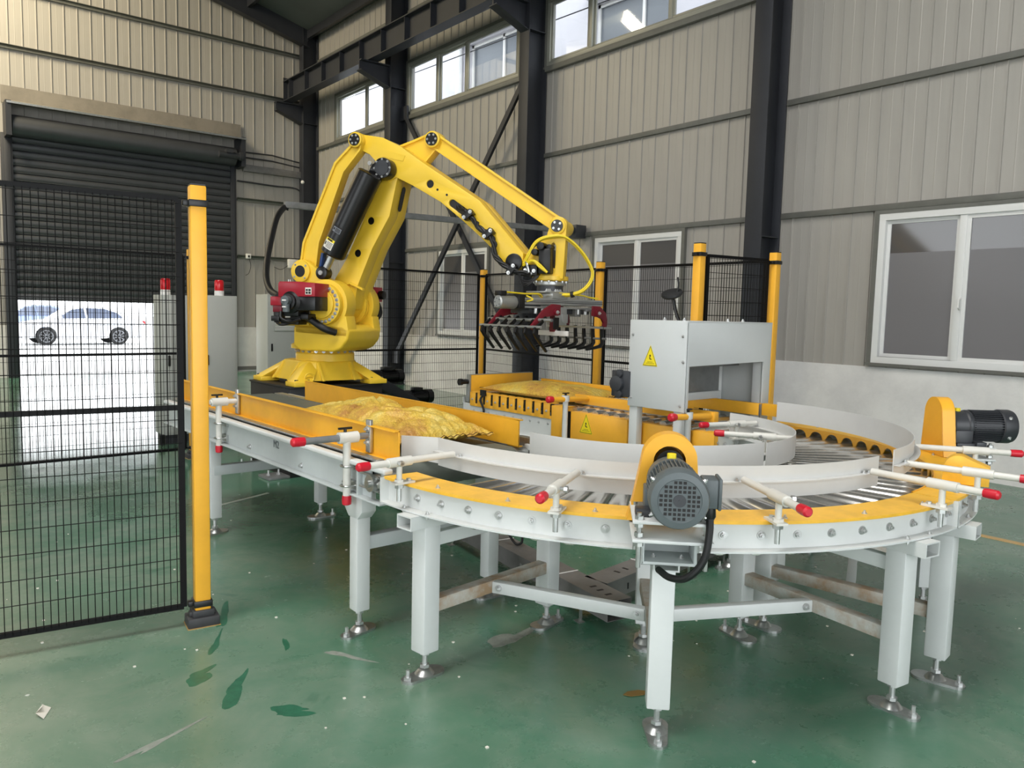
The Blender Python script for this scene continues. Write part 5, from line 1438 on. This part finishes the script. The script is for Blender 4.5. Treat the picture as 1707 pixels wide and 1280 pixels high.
MB(RM).tube(smooth_path([(0.40, 0.36, 1.66), (0.44, 0.33, 1.56), (0.40, 0.28, 1.48), (0.34, 0.26, 1.42)]), 0.025).build('motor_cable', 'cable_black', rb)

# cable bundle along the forearm
path = [(1.52, -0.18, 2.55), (1.60, -0.215, 2.505), (1.66, -0.225, 2.46), (1.718, -0.225, 2.40), (1.75, -0.225, 2.355), (1.84, -0.23, 2.30), (1.90, -0.23, 2.22), (1.905, -0.235, 2.13), (1.96, -0.24, 2.06), (2.05, -0.24, 1.995), (2.14, -0.24, 1.96), (2.24, -0.22, 1.945)]
sp = smooth_path(path, 5)
cb_ = MB(RM)
for k in range(3):
    pts = []
    for i, p in enumerate(sp):
        a = i * 0.55 + k * 2.1
        pts.append((p.x + 0.012 * math.cos(a), p.y + 0.008 * math.sin(a * .7), p.z + 0.012 * math.sin(a)))
    cb_.tube(pts, 0.016, 8)
cb_.build('cable_bundle', 'cable_black', rb)['kind'] = 'stuff'
for (u, z, a) in ((1.645, 2.47, -52), (1.845, 2.30, -50), (2.075, 1.985, -35)):
    c_, s_ = math.cos(R(a)), math.sin(R(a))
    pl = [(u + x * c_ - y * s_, z + x * s_ + y * c_) for x, y in ((-0.03, -0.05), (0.03, -0.05), (0.03, 0.05), (-0.03, 0.05))]
    o = rp(pl, -0.262, -0.185).build('cable_clamp', 'black_plastic', rb, bevel=0.005)
    for y in (-0.038, 0.038): bolt_at(RM @ Vector((u - y * s_, -0.262, z + y * c_)), -RV, o, BOLT)
for k in range(4):
    MB(RM).tube(smooth_path([(2.12 + .01 * k, -0.23, 1.965), (2.17 + 0.01 * k, -0.25 - 0.01 * k, 1.90 - 0.02 * k), (2.24, -0.24, 1.885 - 0.012 * k), (2.29 + 0.01 * k, -0.20, 1.93)]), 0.006, 6).build('wire', 'cable_black', rb)
MB(RM).tube(smooth_path([(2.20, -0.21, 2.05), (2.22, -0.23, 2.02), (2.235, -0.23, 1.96)]), 0.012, 8).build('steel_conduit', 'zinc', rb)
for k in range(2):
    MB(RM).tube(smooth_path([(2.17, -0.2, 2.02 + 0.02 * k), (2.27, -0.23, 2.06), (2.33, -0.23, 2.03 - 0.02 * k), (2.40, -0.215, 1.96)]), 0.011, 8).build('air_tube', 'cable_yellow', rb)
# yellow air hoses looping to the gripper
lp = [(2.15, -0.16, 2.02), (2.20, -0.17, 2.10), (2.272, -0.16, 2.225), (2.383, -0.14, 2.275), (2.523, -0.10, 2.272), (2.664, -0.06, 2.15), (2.755, -0.03, 1.993), (2.745, -0.03, 1.888), (2.675, -0.04, 1.808), (2.566, -0.05, 1.772), (2.45, -0.06, 1.775)]
for k in range(3):
    pts = [Vector(p) + Vector((0.010 * math.cos(k * 2.1), 0.012 * (k - 1), 0.010 * math.sin(k * 2.1))) for p in smooth_path(lp, 6)]
    MB(RM).tube(pts, 0.0095, 8).build('air_hose', 'cable_yellow', rb)
MB(RM).cyl((2.575, -0.05, 1.772), (2.60, -0.05, 1.778), 0.028, 12).build('hose_tie', 'ink', rb)

# ================================================================== gripper
GX, GY = 4.882, 5.166
gp = thing('bag_gripper', 'fork gripper hanging from the robot wrist, two open rows of dark claws', 'gripper', (GX, GY, 1.80))
MB().box(GX - 0.17, GX + 0.10, GY - 0.13, GY + 0.13, 1.785, 1.80).build('mounting_plate', 'aluminium', gp, bevel=0.003)
MB().box(GX - 0.11, GX + 0.07, GY - 0.16, GY + 0.12, 1.735, 1.785).build('mounting_block', 'aluminium', gp, bevel=0.004)
for x in (-0.14, -0.12, -0.10, -0.03, -0.01, 0.01, 0.03): bolt_at((GX + x, GY - 0.11, 1.80), (0, 0, 1), gp)
for y in (GY - 0.12, GY + 0.16):
    b = MB().box(4.44, 5.42, y - 0.035, y + 0.035, 1.676, 1.735).build('profile_beam', 'aluminium', gp, bevel=0.003)
    MB().box(4.435, 5.425, y - 0.0365, y - 0.035, 1.697, 1.703).box(4.435, 5.425, y - 0.0365, y - 0.035, 1.712, 1.716).build('profile_groove', 'motor_dark', b)
MB().box(4.40, 5.44, GY - 0.15, GY + 0.2, 1.645, 1.662).build('carrier_plate', 'aluminium', gp, bevel=0.003)
MB().box(5.2, 5.42, GY - 0.17, GY + 0.1, 1.628, 1.645).build('carrier_plate', 'galvanised', gp, bevel=0.003)
cy = MB().lathe([(0.045, 0), (0.056, 0.008), (0.056, 0.18), (0.05, 0.19)], (4.18, GY - 0.11, 1.69), (1, 0, 0), 28).build('air_cylinder', 'aluminium', gp)
for a in range(5): MB().cyl((4.178, GY - 0.11 + 0.032 * math.cos(a * 1.257), 1.69 + 0.032 * math.sin(a * 1.257)), (4.182, GY - 0.11 + 0.032 * math.cos(a * 1.257), 1.69 + 0.032 * math.sin(a * 1.257)), 0.006, 8).build('end_bolt', 'motor_grey', cy)
MB().box(4.37, 4.44, GY - 0.17, GY + 0.0, 1.64, 1.76).build('valve_block', 'black_plastic', gp, bevel=0.006)
MB().box(4.19, 4.26, GY - 0.14, GY - 0.06, 1.745, 1.785).build('valve_block', 'black_plastic', gp, bevel=0.006)
for k in range(3):
    MB().tube(smooth_path([(4.25, GY - 0.12 + 0.012 * k, 1.775), (4.5, GY - 0.10 + 0.012 * k, 1.768), (4.68, GY - 0.08 + 0.015 * k, 1.772), (4.74, GY - 0.06, 1.75 - 0.01 * k)]), 0.007, 6).build('air_tube', 'cable_yellow' if k != 1 else 'tape_brown', gp)
MB().tube(smooth_path([(4.95, GY - 0.12, 1.775), (5.15, GY - 0.13, 1.775), (5.3, GY - 0.10, 1.76), (5.4, GY - 0.12, 1.75)]), 0.007, 6).build('air_tube', 'cable_yellow', gp)
MB().tube(smooth_path([(4.45, GY - 0.17, 1.75), (4.5, GY - 0.2, 1.72), (4.44, GY - 0.19, 1.70)]), 0.007, 6).build('air_tube', 'cable_yellow', gp)
MB().box(4.55, 5.3, GY - 0.1, GY + 0.15, 1.60, 1.645).box(4.83, 4.90, GY - 0.17, GY - 0.15, 1.53, 1.65).build('slide_block', 'motor_dark', gp, bevel=0.004)
MB().box(4.80, 4.93, GY - 0.185, GY - 0.165, 1.50, 1.66).box(4.86, 4.93, GY - 0.20, GY - 0.185, 1.52, 1.60).build('centre_plate', 'aluminium', gp, bevel=0.004)
for x in (4.6, 4.68, 5.12, 5.22): MB().cyl((x, GY - 0.13, 1.60), (x, GY - 0.13, 1.645), 0.018, 10).build('spacer', 'zinc', gp)
MB().box(5.08, 5.15, GY - 0.14, GY - 0.06, 1.58, 1.645).build('sensor_block', 'galvanised', gp, bevel=0.004)
def flatarm(pts, y, t, m, name, parent, w0=0.03):
    """flat curved bar in the x-z plane, thickness t along y"""
    P = [Vector((p[0], p[1])) for p in pts]; ws = [p[2] for p in pts]
    L, Rr = [], []
    for i, p in enumerate(P):
        d = (P[min(i + 1, len(P) - 1)] - P[max(0, i - 1)]).normalized(); n = Vector((-d.y, d.x))
        L.append(tuple(p + n * ws[i])); Rr.append(tuple(p - n * ws[i]))
    return MB().prism(L + Rr[::-1], (0, y + t / 2, 0), (1, 0, 0), (0, 0, 1), t).build(name, m, parent, bevel=0.002)
# left jaw
for y in (4.93, 5.50):
    o = flatarm([(4.79, 1.635, 0.045), (4.70, 1.635, 0.05), (4.60, 1.60, 0.035), (4.52, 1.535, 0.024), (4.455, 1.475, 0.02)], y, 0.022, 'dark_red', 'jaw_arm', gp)
    MB().cyl((4.735, y - 0.03, 1.615), (4.735, y + 0.03, 1.615), 0.03, 18).build('pivot', 'dark_red', o)
    bolt_at((4.735, y - 0.03, 1.615), (0, -1, 0), o)
MB().cyl((4.45, 4.80, 1.485), (4.45, 5.62, 1.485), 0.013, 12).build('claw_bar', 'aluminium', gp)
MB().cyl((4.535, 4.76, 1.545), (4.535, 5.60, 1.545), 0.015, 12).build('claw_bar', 'aluminium', gp)
for i in range(7):
    y = 5.57 - i * 0.118
    flatarm([(4.56, 1.57, 0.010), (4.50, 1.515, 0.013), (4.435, 1.465, 0.015), (4.432, 1.44, 0.017), (4.46, 1.40, 0.014), (4.575, 1.275, 0.009)], y, 0.024, 'black_paint', 'claw', gp)
MB().box(4.54, 4.60, 4.74, 4.75, 1.47, 1.57).build('bar_end', 'black_paint', gp)
# right jaw
for y in (4.93, 5.42):
    o = flatarm([(5.20, 1.635, 0.045), (5.28, 1.63, 0.05), (5.35, 1.59, 0.038), (5.375, 1.53, 0.026), (5.36, 1.47, 0.022)], y, 0.022, 'dark_red', 'jaw_arm', gp)
    MB().cyl((5.265, y - 0.03, 1.615), (5.265, y + 0.03, 1.615), 0.034, 18).build('pivot', 'dark_red', o)
    bolt_at((5.265, y - 0.03, 1.615), (0, -1, 0), o)
MB().box(5.215, 5.235, 4.82, 5.55, 1.475, 1.495).box(5.235, 5.37, 4.84, 4.86, 1.475, 1.49).build('claw_bar', 'aluminium', gp)
MB().cyl((5.25, 4.80, 1.385), (5.25, 5.55, 1.385), 0.010, 10).build('claw_bar', 'galvanised', gp)
for i in range(7):
    y = 5.52 - i * 0.112
    flatarm([(5.245, 1.50, 0.014), (5.25, 1.42, 0.016), (5.26, 1.345, 0.018), (5.235, 1.318, 0.016), (5.17, 1.305, 0.012), (5.05, 1.287, 0.008)], y, 0.024, 'black_paint', 'claw', gp)
MB().box(4.88, 4.90, 4.92, 5.30, 1.405, 1.45).build('press_strip', 'white_plastic', gp, bevel=0.002)
MB().box(4.87, 4.89, 5.08, 5.14, 1.44, 1.6).build('strip_hanger', 'dark_red', gp)

# ================================================================== bags
from mathutils import noise as _noise
def bag(name, label, c, L, Wd, H, yaw, seed, wr, folds=(), belly=0.34):
    b = thing(name, label, 'bag', (c[0], c[1], c[2]))
    ca, sa = math.cos(R(yaw)), math.sin(R(yaw))
    n, m = 110, 64
    def pt(s, t, top):
        # s along the length, t across, in -1..1
        w = 1 - 0.07 * (1 - abs(s) ** 4)
        ln = 1 - 0.05 * (1 - abs(t) ** 4)
        x = s * L / 2 * ln; y = t * Wd / 2 * w
        k = max(0.0, (1 - abs(s) ** 3.2)) ** 0.55 * max(0.0, (1 - abs(t) ** 3.0)) ** 0.5
        sd = seed * 7.3
        nz = _noise.fractal(Vector((x * 2.6 + sd, y * 2.6, top * 3.0)), 0.9, 2.0, 4) * wr
        nz += _noise.noise(Vector((x * 9 + sd, y * 5, 1.0))) * wr * 0.30
        q1 = _noise.noise(Vector((x * 4.2 + y * 3 + sd, y * 4.5 - x * 2, 2.0)))
        nz -= wr * 0.9 * math.exp(-(q1 / 0.07) ** 2)
        q2 = _noise.noise(Vector((x * 8 - y * 5 + sd, y * 7 + x * 2, 5.0)))
        nz -= wr * 0.35 * math.exp(-(q2 / 0.08) ** 2)
        for (fx, fy, fa, fw, fd) in folds:
            cc, ss = math.cos(R(fa)), math.sin(R(fa))
            dx, dy = x - fx, y - fy
            u = dx * cc + dy * ss; v = -dx * ss + dy * cc
            nz += fd * math.exp(-(v / fw) ** 2) * math.exp(-(u / 0.26) ** 2)
        if top: z = H * belly + (H * (1 - belly)) * k + nz * (0.06 + 0.94 * k)
        else: z = H * belly * (1 - k ** 0.8)
        z = max(z, 0.0)
        # ruffles near the sewn end
        if s < -0.62: z += 0.0035 * math.sin(t * 44) * (abs(s) - 0.62) / 0.38
        return (c[0] + x * ca - y * sa, c[1] + x * sa + y * ca, c[2] + z)
    v = []; f = []
    for top in (1, 0):
        o = len(v)
        for i in range(n + 1):
            for j in range(m + 1):
                v.append(pt(-1 + 2 * i / n, -1 + 2 * j / m, top))
        for i in range(n):
            for j in range(m):
                q = (o + i * (m + 1) + j, o + (i + 1) * (m + 1) + j, o + (i + 1) * (m + 1) + j + 1, o + i * (m + 1) + j + 1)
                f.append(q if top else q[::-1])
    mb = MB(); mb.v = [Vector(p) for p in v]; mb.f = f
    o = mb.build('sack', 'woven_bag', b, smooth=70)
    # sewn hems at both ends with a dark stitched line
    for sg in (-1, 1):
        rows = []
        for j in range(m + 1):
            t = -1 + 2 * j / m
            p = Vector(pt(sg, t, 1)); d = Vector((ca, sa, 0)) * sg
            wv = 0.006 * math.sin(t * 17 + seed)
            rows.append((p, p + d * 0.03 + Vector((0, 0, wv - 0.006))))
        h = MB(); hv = [q for r in rows for q in r]
        h.v = [Vector(q) for q in hv] + [Vector(q) + Vector((0, 0, 0.004)) for q in hv]
        k = len(hv)
        h.f = [(2 * j, 2 * j + 1, 2 * j + 3, 2 * j + 2) for j in range(m)] + [(k + 2 * j, k + 2 * j + 2, k + 2 * j + 3, k + 2 * j + 1) for j in range(m)]
        h.build('hem', 'woven_bag', b, smooth=70)
        MB().tube([r[0] + (r[1] - r[0]) * 0.55 + Vector((0, 0, 0.005)) for r in rows], 0.0028, 5).build('stitching', 'seam_thread', b)
    return b
bag('sack', 'crumpled yellow woven sack lying between the yellow guards of the belt conveyor', (2.335, 3.83, 0.894), 1.20, 0.60, 0.165, 92, 1.0, 0.030,
    folds=((-0.22, -0.05, 38, 0.035, -0.030), (-0.30, 0.10, 60, 0.03, 0.022), (0.10, 0.05, 20, 0.04, -0.022), (-0.05, -0.12, 70, 0.03, -0.02), (0.3, -0.05, 40, 0.04, 0.02)))
bag('sack', 'flat yellow woven sack on the roller conveyor under the gripper', (4.62, 4.83, 0.892), 1.12, 0.64, 0.115, 92, 4.0, 0.010)
p = bpy.data.objects['sack.002'] if 'sack.002' in bpy.data.objects else None

# ================================================================== cabinets
def cabinet(x0, x1, y0, depth, h, label, beacon, louvre=False):
    c = thing('control_cabinet', label, 'cabinet', ((x0 + x1) / 2, y0 + depth / 2, 0))
    MB().box(x0, x1, y0, y0 + depth, 0.10, h).build('cabinet_body', 'cabinet_grey', c, bevel=0.006)
    MB().box(x0 + 0.02, x1 - 0.02, y0 + 0.02, y0 + depth - 0.02, 0.0, 0.10).build('plinth', 'motor_dark', c)
    d = MB().box(x0 + 0.022, x1 - 0.022, y0 - 0.012, y0, 0.13, h - 0.03).build('door', 'cabinet_grey', c, bevel=0.004)
    MB().box(x0 + 0.05, x0 + 0.075, y0 - 0.03, y0 - 0.012, 0.9, 1.02).build('handle', 'black_plastic', d, bevel=0.004)
    if louvre:
        m = MB().box(x0 + 0.10, x1 - 0.14, y0 - 0.03, y0 - 0.012, 1.22, 1.60).build('vent_hood', 'cabinet_grey', c, bevel=0.004)
        for k in range(14):
            MB().bar((x0 + 0.11, y0 - 0.034, 1.24 + k * 0.026), (x1 - 0.15, y0 - 0.034, 1.24 + k * 0.026), 0.012, 0.008, (0, -1, 1)).build('louvre', 'white_plastic', m)
        for x in (x0 + 0.1, x1 - 0.1):
            MB().tube([(x + 0.018 * math.cos(R(a)), y0 + 0.15, h + 0.02 + 0.018 * math.sin(R(a))) for a in range(0, 360, 30)] + [(x + 0.018, y0 + 0.15, h + 0.02)], 0.005, 6).build('lifting_eye', 'zinc', c)
    if beacon:
        b = MB().lathe([(0.055, h), (0.055, h + 0.055), (0.048, h + 0.06)], (beacon, y0 + 0.12, 0), (0, 0, 1), 24).build('beacon_base', 'white_plastic', c)
        MB().lathe([(0.050, h + 0.06), (0.054, h + 0.075), (0.054, h + 0.165), (0.046, h + 0.185), (0.02, h + 0.19)], (beacon, y0 + 0.12, 0), (0, 0, 1), 24).build('beacon_lens', 'beacon_red', c)
    return c
cabinet(2.77, 3.195, 9.30, 0.33, 1.71, 'grey control cabinet with red beacon, seen through the wire mesh', 2.845)
cabinet(3.205, 3.63, 9.30, 0.33, 1.72, 'grey control cabinet with red beacon, just right of the thick yellow post', 3.46)
cabinet(5.13, 5.72, 11.9, 0.45, 1.80, 'grey cabinet with white louvred vent, half hidden by the robot', None, True)
MB().box(2.70, 2.755, 9.22, 9.28, 0.0, 0.12).build('cable_boot', 'black_plastic', bpy.data.objects['control_cabinet'])

# black geared drive behind the pedestal
dv = thing('drive_unit', 'sloping dark plate with two black gear motors beside the robot pedestal', 'machine', (5.0, 8.0, 0))
MB().prism([(4.42, 0.93), (4.60, 0.90), (5.28, 0.53), (5.24, 0.44), (4.42, 0.84)], (0, 7.98, 0), (1, 0, 0), (0, 0, 1), 0.16).build('sloping_plate', 'column_dark', dv, bevel=0.005)
for (x, y, z, s_) in ((4.93, 8.08, 0.80, 1.0), (5.28, 7.95, 0.55, 1.0)):
    a = MB().lathe([(0.05, -0.17), (0.085, -0.16), (0.085, -0.06), (0.072, -0.05), (0.072, 0.17), (0.085, 0.175), (0.085, 0.25), (0.06, 0.265)], (x, y, z), (1, 0, 0), 26).build('motor_body', 'black_paint', dv)
    q = MB()
    for k in range(22):
        t = 2 * math.pi * k / 22
        q.bar((x - 0.04, y + 0.076 * math.cos(t), z + 0.076 * math.sin(t)), (x + 0.165, y + 0.076 * math.cos(t), z + 0.076 * math.sin(t)), 0.004, 0.012, (0, math.cos(t), math.sin(t)))
    q.build('cooling_fins', 'black_paint', a)['kind'] = 'stuff'
    MB().box(x - 0.02, x + 0.1, y - 0.05, y + 0.05, z + 0.07, z + 0.115).build('terminal_box', 'black_paint', a, bevel=0.005)
    MB().box(x - 0.13, x + 0.05, y - 0.07, y + 0.07, z - 0.16, z - 0.06).build('gearbox', 'black_paint', a, bevel=0.01)
for x in (4.48, 5.18):
    MB().box(x - 0.04, x + 0.04, 7.86, 7.94, 0, 0.5 if x > 5 else 0.86).build('leg', 'column_dark', dv)
MB().box(4.9, 5.45, 7.87, 8.03, 0.36, 0.42).build('motor_shelf', 'column_dark', dv)
MB().box(4.75, 5.05, 7.98, 8.16, 0.60, 0.66).build('motor_shelf', 'column_dark', dv)

# cable boom from the wall towards the robot
bm_ = thing('cable_boom', 'long grey horizontal cable boom reaching from the wall over the robot', 'boom', (8.9, 8.8, 2.88))
MB().bar((4.01, 8.8, 2.80), (8.93, 8.8, 2.905), 0.07, 0.075).build('boom_arm', 'galvanised', bm_, bevel=0.004)
MB().box(8.78, 9.0, 8.72, 8.88, 2.80, 3.0).build('wall_bracket', 'motor_dark', bm_, bevel=0.005)
MB().box(8.72, 8.80, 8.75, 8.85, 2.87, 2.955).build('end_clamp', 'motor_dark', bm_, bevel=0.005)
MB().tube(smooth_path([(4.06, 8.8, 2.765), (4.005, 8.8, 2.765), (3.806, 8.554, 2.616), (3.634, 8.309, 2.367), (3.479, 8.063, 2.119), (3.359, 7.817, 1.906), (3.291, 7.571, 1.773), (3.257, 7.326, 1.717), (3.165, 7.09, 1.70)]), 0.033, 12).build('cable_hose', 'cable_black', bm_)

# ================================================================== floor cable trays
def tray(label, p0, p1, wd, z0, z1, joints, legs, holes_end):
    a = Vector((p0[0], p0[1], 0)); b = Vector((p1[0], p1[1], 0)); d = (b - a).normalized(); n = Vector((-d.y, d.x, 0)); L = (b - a).length
    M = frame(a, d, n, (0, 0, 1))
    t = thing('cable_tray', label, 'tray', (p0[0], p0[1], 0))
    for s_ in (-1, 1):
        MB(M).box(0, L, s_ * wd / 2 - 0.001, s_ * wd / 2 + 0.001, z0, z1).build('side_wall', 'tray_grey', t)
    MB(M).box(0, L, -wd / 2, wd / 2, z0, z0 + 0.002).build('tray_bottom', 'tray_grey', t)
    e = [0] + joints + [L]
    for i in range(len(e) - 1):
        MB(M).box(e[i] + 0.002, e[i + 1] - 0.002, -wd / 2 - 0.003, wd / 2 + 0.003, z1, z1 + 0.003).box(e[i] + 0.002, e[i + 1] - 0.002, -wd / 2 - 0.003, -wd / 2 - 0.001, z1 - 0.015, z1).build('tray_lid', 'tray_grey', t)
    for j in joints:
        MB(M).box(j - 0.003, j + 0.003, -wd / 2 - 0.006, wd / 2 + 0.006, z0, z1 + 0.006).build('lid_strap', 'white_plastic', t)
    for x in legs:
        for s_ in (-1, 1):
            MB(M).box(x - 0.012, x + 0.012, s_ * (wd / 2 + 0.002) - 0.002, s_ * (wd / 2 + 0.002) + 0.002, 0, z1 - 0.04).box(x - 0.012, x + 0.04, s_ * (wd / 2 + 0.02) - 0.02, s_ * (wd / 2 + 0.02) + 0.02, 0, 0.004).build('tray_leg', 'zinc', t)
    for x in holes_end:
        for s_ in (-1, 1):
            MB(M).box(x - 0.006, x + 0.006, s_ * wd / 2 - 0.0025, s_ * wd / 2 + 0.0025, z0 + 0.025, z0 + 0.06).build('slot', 'ink', t)
        MB(M).box(x - 0.01, x + 0.008, -0.02, 0.02, z1 + 0.0025, z1 + 0.0035).build('slot', 'ink', t)
    return t
tray('grey perforated cable tray running under the belt conveyor towards the camera', (3.42, 5.4), (2.93, 2.52), 0.15, 0.065, 0.165, [1.0, 1.75, 2.45], [0.35, 1.2, 2.1, 2.7], [2.70, 2.76, 2.83])
tray('grey perforated cable tray branching off to the right under the curve', (3.05, 2.80), (4.95, 3.0), 0.15, 0.065, 0.165, [0.45, 1.0], [0.3, 0.85, 1.3], [0.2, 0.28, 0.62, 0.7, 0.78])
tag(MB().tube(smooth_path([(3.05, 3.72, 0.60), (3.06, 3.66, 0.40), (3.10, 3.55, 0.20), (3.13, 3.5, 0.19), (3.15, 3.52, 0.26)]), 0.008, 8).build('hanging_cable', 'cable_black'), 'thin black cable drooping behind the legs onto the cable tray', 'cable')

# ================================================================== bits on the floor
sc_ = MB().add([(0.53, 3.32, 0.003), (0.57, 3.40, 0.003), (0.545, 3.43, 0.012), (0.51, 3.36, 0.016), (0.535, 3.37, 0.03)], [(0, 1, 2, 3), (3, 2, 4)])
tag(sc_.build('paper_scrap', 'paper'), 'small bent white paper scrap lying on the open green floor', 'scrap')
lf_ = MB().prism([(-0.06, 0), (-0.03, 0.022), (0.02, 0.026), (0.06, 0.006), (0.03, -0.018), (-0.03, -0.02)], (2.50, 2.04, 0.002), (0.9, -0.43, 0), (0.43, 0.9, 0), 0.002)
tag(lf_.build('fallen_leaf', 'leaf_brown'), 'small brown leaf on the floor beside the front white leg', 'leaf')
cm = MB()
rr = random.Random(3)
for k in range(130):
    x, y = rr.uniform(-0.2, 5.5), rr.uniform(0.8, 6)
    s = rr.uniform(0.002, 0.006)
    cm.box(x - s, x + s, y - s, y + s, 0, s * 0.8)
# wiped scuffs and a dried paint smear on the epoxy
def blot(px, py, a, L, w, m, seed, n=36):
    r2 = random.Random(seed); c, s_ = math.cos(R(a)), math.sin(R(a))
    P = []
    ph = [r2.uniform(0, 6.28) for _ in range(5)]
    for i in range(n):
        t = 2 * math.pi * i / n; k = 0.85 + sum(0.30 / (q + 1) * math.sin((q + 2) * t + ph[q]) for q in range(5)) + r2.uniform(-0.05, 0.05)
        k = max(k, 0.3)
        P.append((L * math.cos(t) * k, w * math.sin(t) * k * (1 - 0.5 * math.cos(t))))
    MB().prism(P, (px, py, 0.0004), (c, s_, 0), (-s_, c, 0), 0.0004).build('scuff_mark', m, fl)
for q in ((1.46, 3.95, 62, 0.17, 0.030, 'scuff_green', 1), (1.12, 3.32, 30, 0.10, 0.05, 'scuff_green', 2), (1.20, 3.12, 55, 0.14, 0.045, 'scuff_green', 3), (1.30, 3.62, 60, 0.12, 0.02, 'scuff_green', 4),
          (1.30, 2.80, -35, 0.10, 0.045, 'scuff_green', 5), (1.55, 3.40, 70, 0.10, 0.012, 'scuff_green', 6), (0.85, 2.9, 20, 0.16, 0.02, 'scuff_pale', 7), (0.62, 2.55, 35, 0.2, 0.012, 'scuff_pale', 8), (2.46, 2.80, 12, 0.16, 0.06, 'scuff_pale', 9), (3.0, 2.3, 30, 0.14, 0.03, 'scuff_rust', 10), (1.72, 3.1, -60, 0.14, 0.02, 'scuff_pale', 11)):
    blot(*q)
o = cm.build('crumbs', 'paper'); o['kind'] = 'stuff'; o['label'] = 'scattered tiny white crumbs on the green floor'; o['category'] = 'crumbs'

# ================================================================== outside the shutter
def car(label, x0, y0, body_m, yaw=0, sc=1.0):
    c = thing('car', label, 'car', (x0, y0, 0))
    M = T(x0, y0, 0) @ Matrix.Rotation(R(yaw), 4, 'Z') @ Matrix.Scale(sc, 4)
    # x 0..4.4 front at 0, y 0 near side .. 1.75
    lower = [(0.0, 0.30), (0.02, 0.62), (0.12, 0.74), (0.62, 0.86), (1.15, 0.93), (3.55, 0.98), (4.25, 0.92), (4.38, 0.80), (4.40, 0.45), (4.30, 0.27), (3.70, 0.22)]
    def arch(cx): return circle(cx, 0.31, 0.36, 10, -10, 190, False)
    poly = lower + [(p[0], p[1]) for p in arch(3.42)] + [(2.9, 0.22), (1.3, 0.22)] + [(p[0], p[1]) for p in arch(0.92)] + [(0.3, 0.24)]
    MB(M).prism(poly[::-1], (0, 1.75, 0), (1, 0, 0), (0, 0, 1), 1.75).build('car_body', body_m, c, bevel=0.03)
    roof = [(1.10, 0.92), (1.75, 1.36), (2.15, 1.45), (2.95, 1.44), (3.55, 1.26), (4.10, 0.95)]
    MB(M).prism(roof[::-1], (0, 1.62, 0), (1, 0, 0), (0, 0, 1), 1.49).build('cabin', body_m, c, bevel=0.04)
    for y in (0.118, 1.632):
        for w in ([(1.32, 0.98), (1.80, 1.32), (2.20, 1.38), (2.28, 1.00)], [(2.36, 1.0), (2.28, 1.385), (2.92, 1.37), (3.40, 1.21), (3.60, 1.02)]):
            MB(M).prism(w[::-1], (0, y + 0.006, 0), (1, 0, 0), (0, 0, 1), 0.012).build('side_window', 'car_glass', c)
    for x in (0.92, 3.42):
        for y, s_ in ((0.02, -1), (1.73, 1)):
            w = MB(M).lathe([(0.31, -0.10), (0.33, -0.08), (0.33, 0.08), (0.31, 0.10)], (x, y - s_ * 0.08, 0.31), (0, s_, 0), 28).build('wheel', 'tyre', c)
            rim_ = MB(M).lathe([(0.21, 0.09), (0.235, 0.105), (0.20, 0.108)], (x, y - s_ * 0.08, 0.31), (0, s_, 0), 24, caps=False)
            for k in range(9):
                t = 2 * math.pi * k / 9
                rim_.bar((x, y + s_ * 0.02, 0.31), (x + 0.22 * math.cos(t), y + s_ * 0.02, 0.31 + 0.22 * math.sin(t)), 0.03, 0.035, (0, 1, 0))
            rim_.build('rim', 'alloy', w)
    MB(M).box(4.30, 4.415, 0.05, 0.32, 0.78, 0.92).build('tail_light', 'beacon_red', c, bevel=0.02)
    MB(M).box(0.02, 0.22, 0.02, 0.28, 0.66, 0.76).build('headlight', 'white_plastic', c, bevel=0.02)
    MB(M).box(1.28, 1.45, -0.12, 0.02, 0.96, 1.08).build('mirror', body_m, c, bevel=0.03)
    return c
car('white saloon car parked side on outside the raised shutter', 4.90, 33.4, 'car_white', 0, 1.0)
car('silver blue car partly hidden behind the front of the white car', 4.7, 41.5, 'car_blue', -35, 1.0)
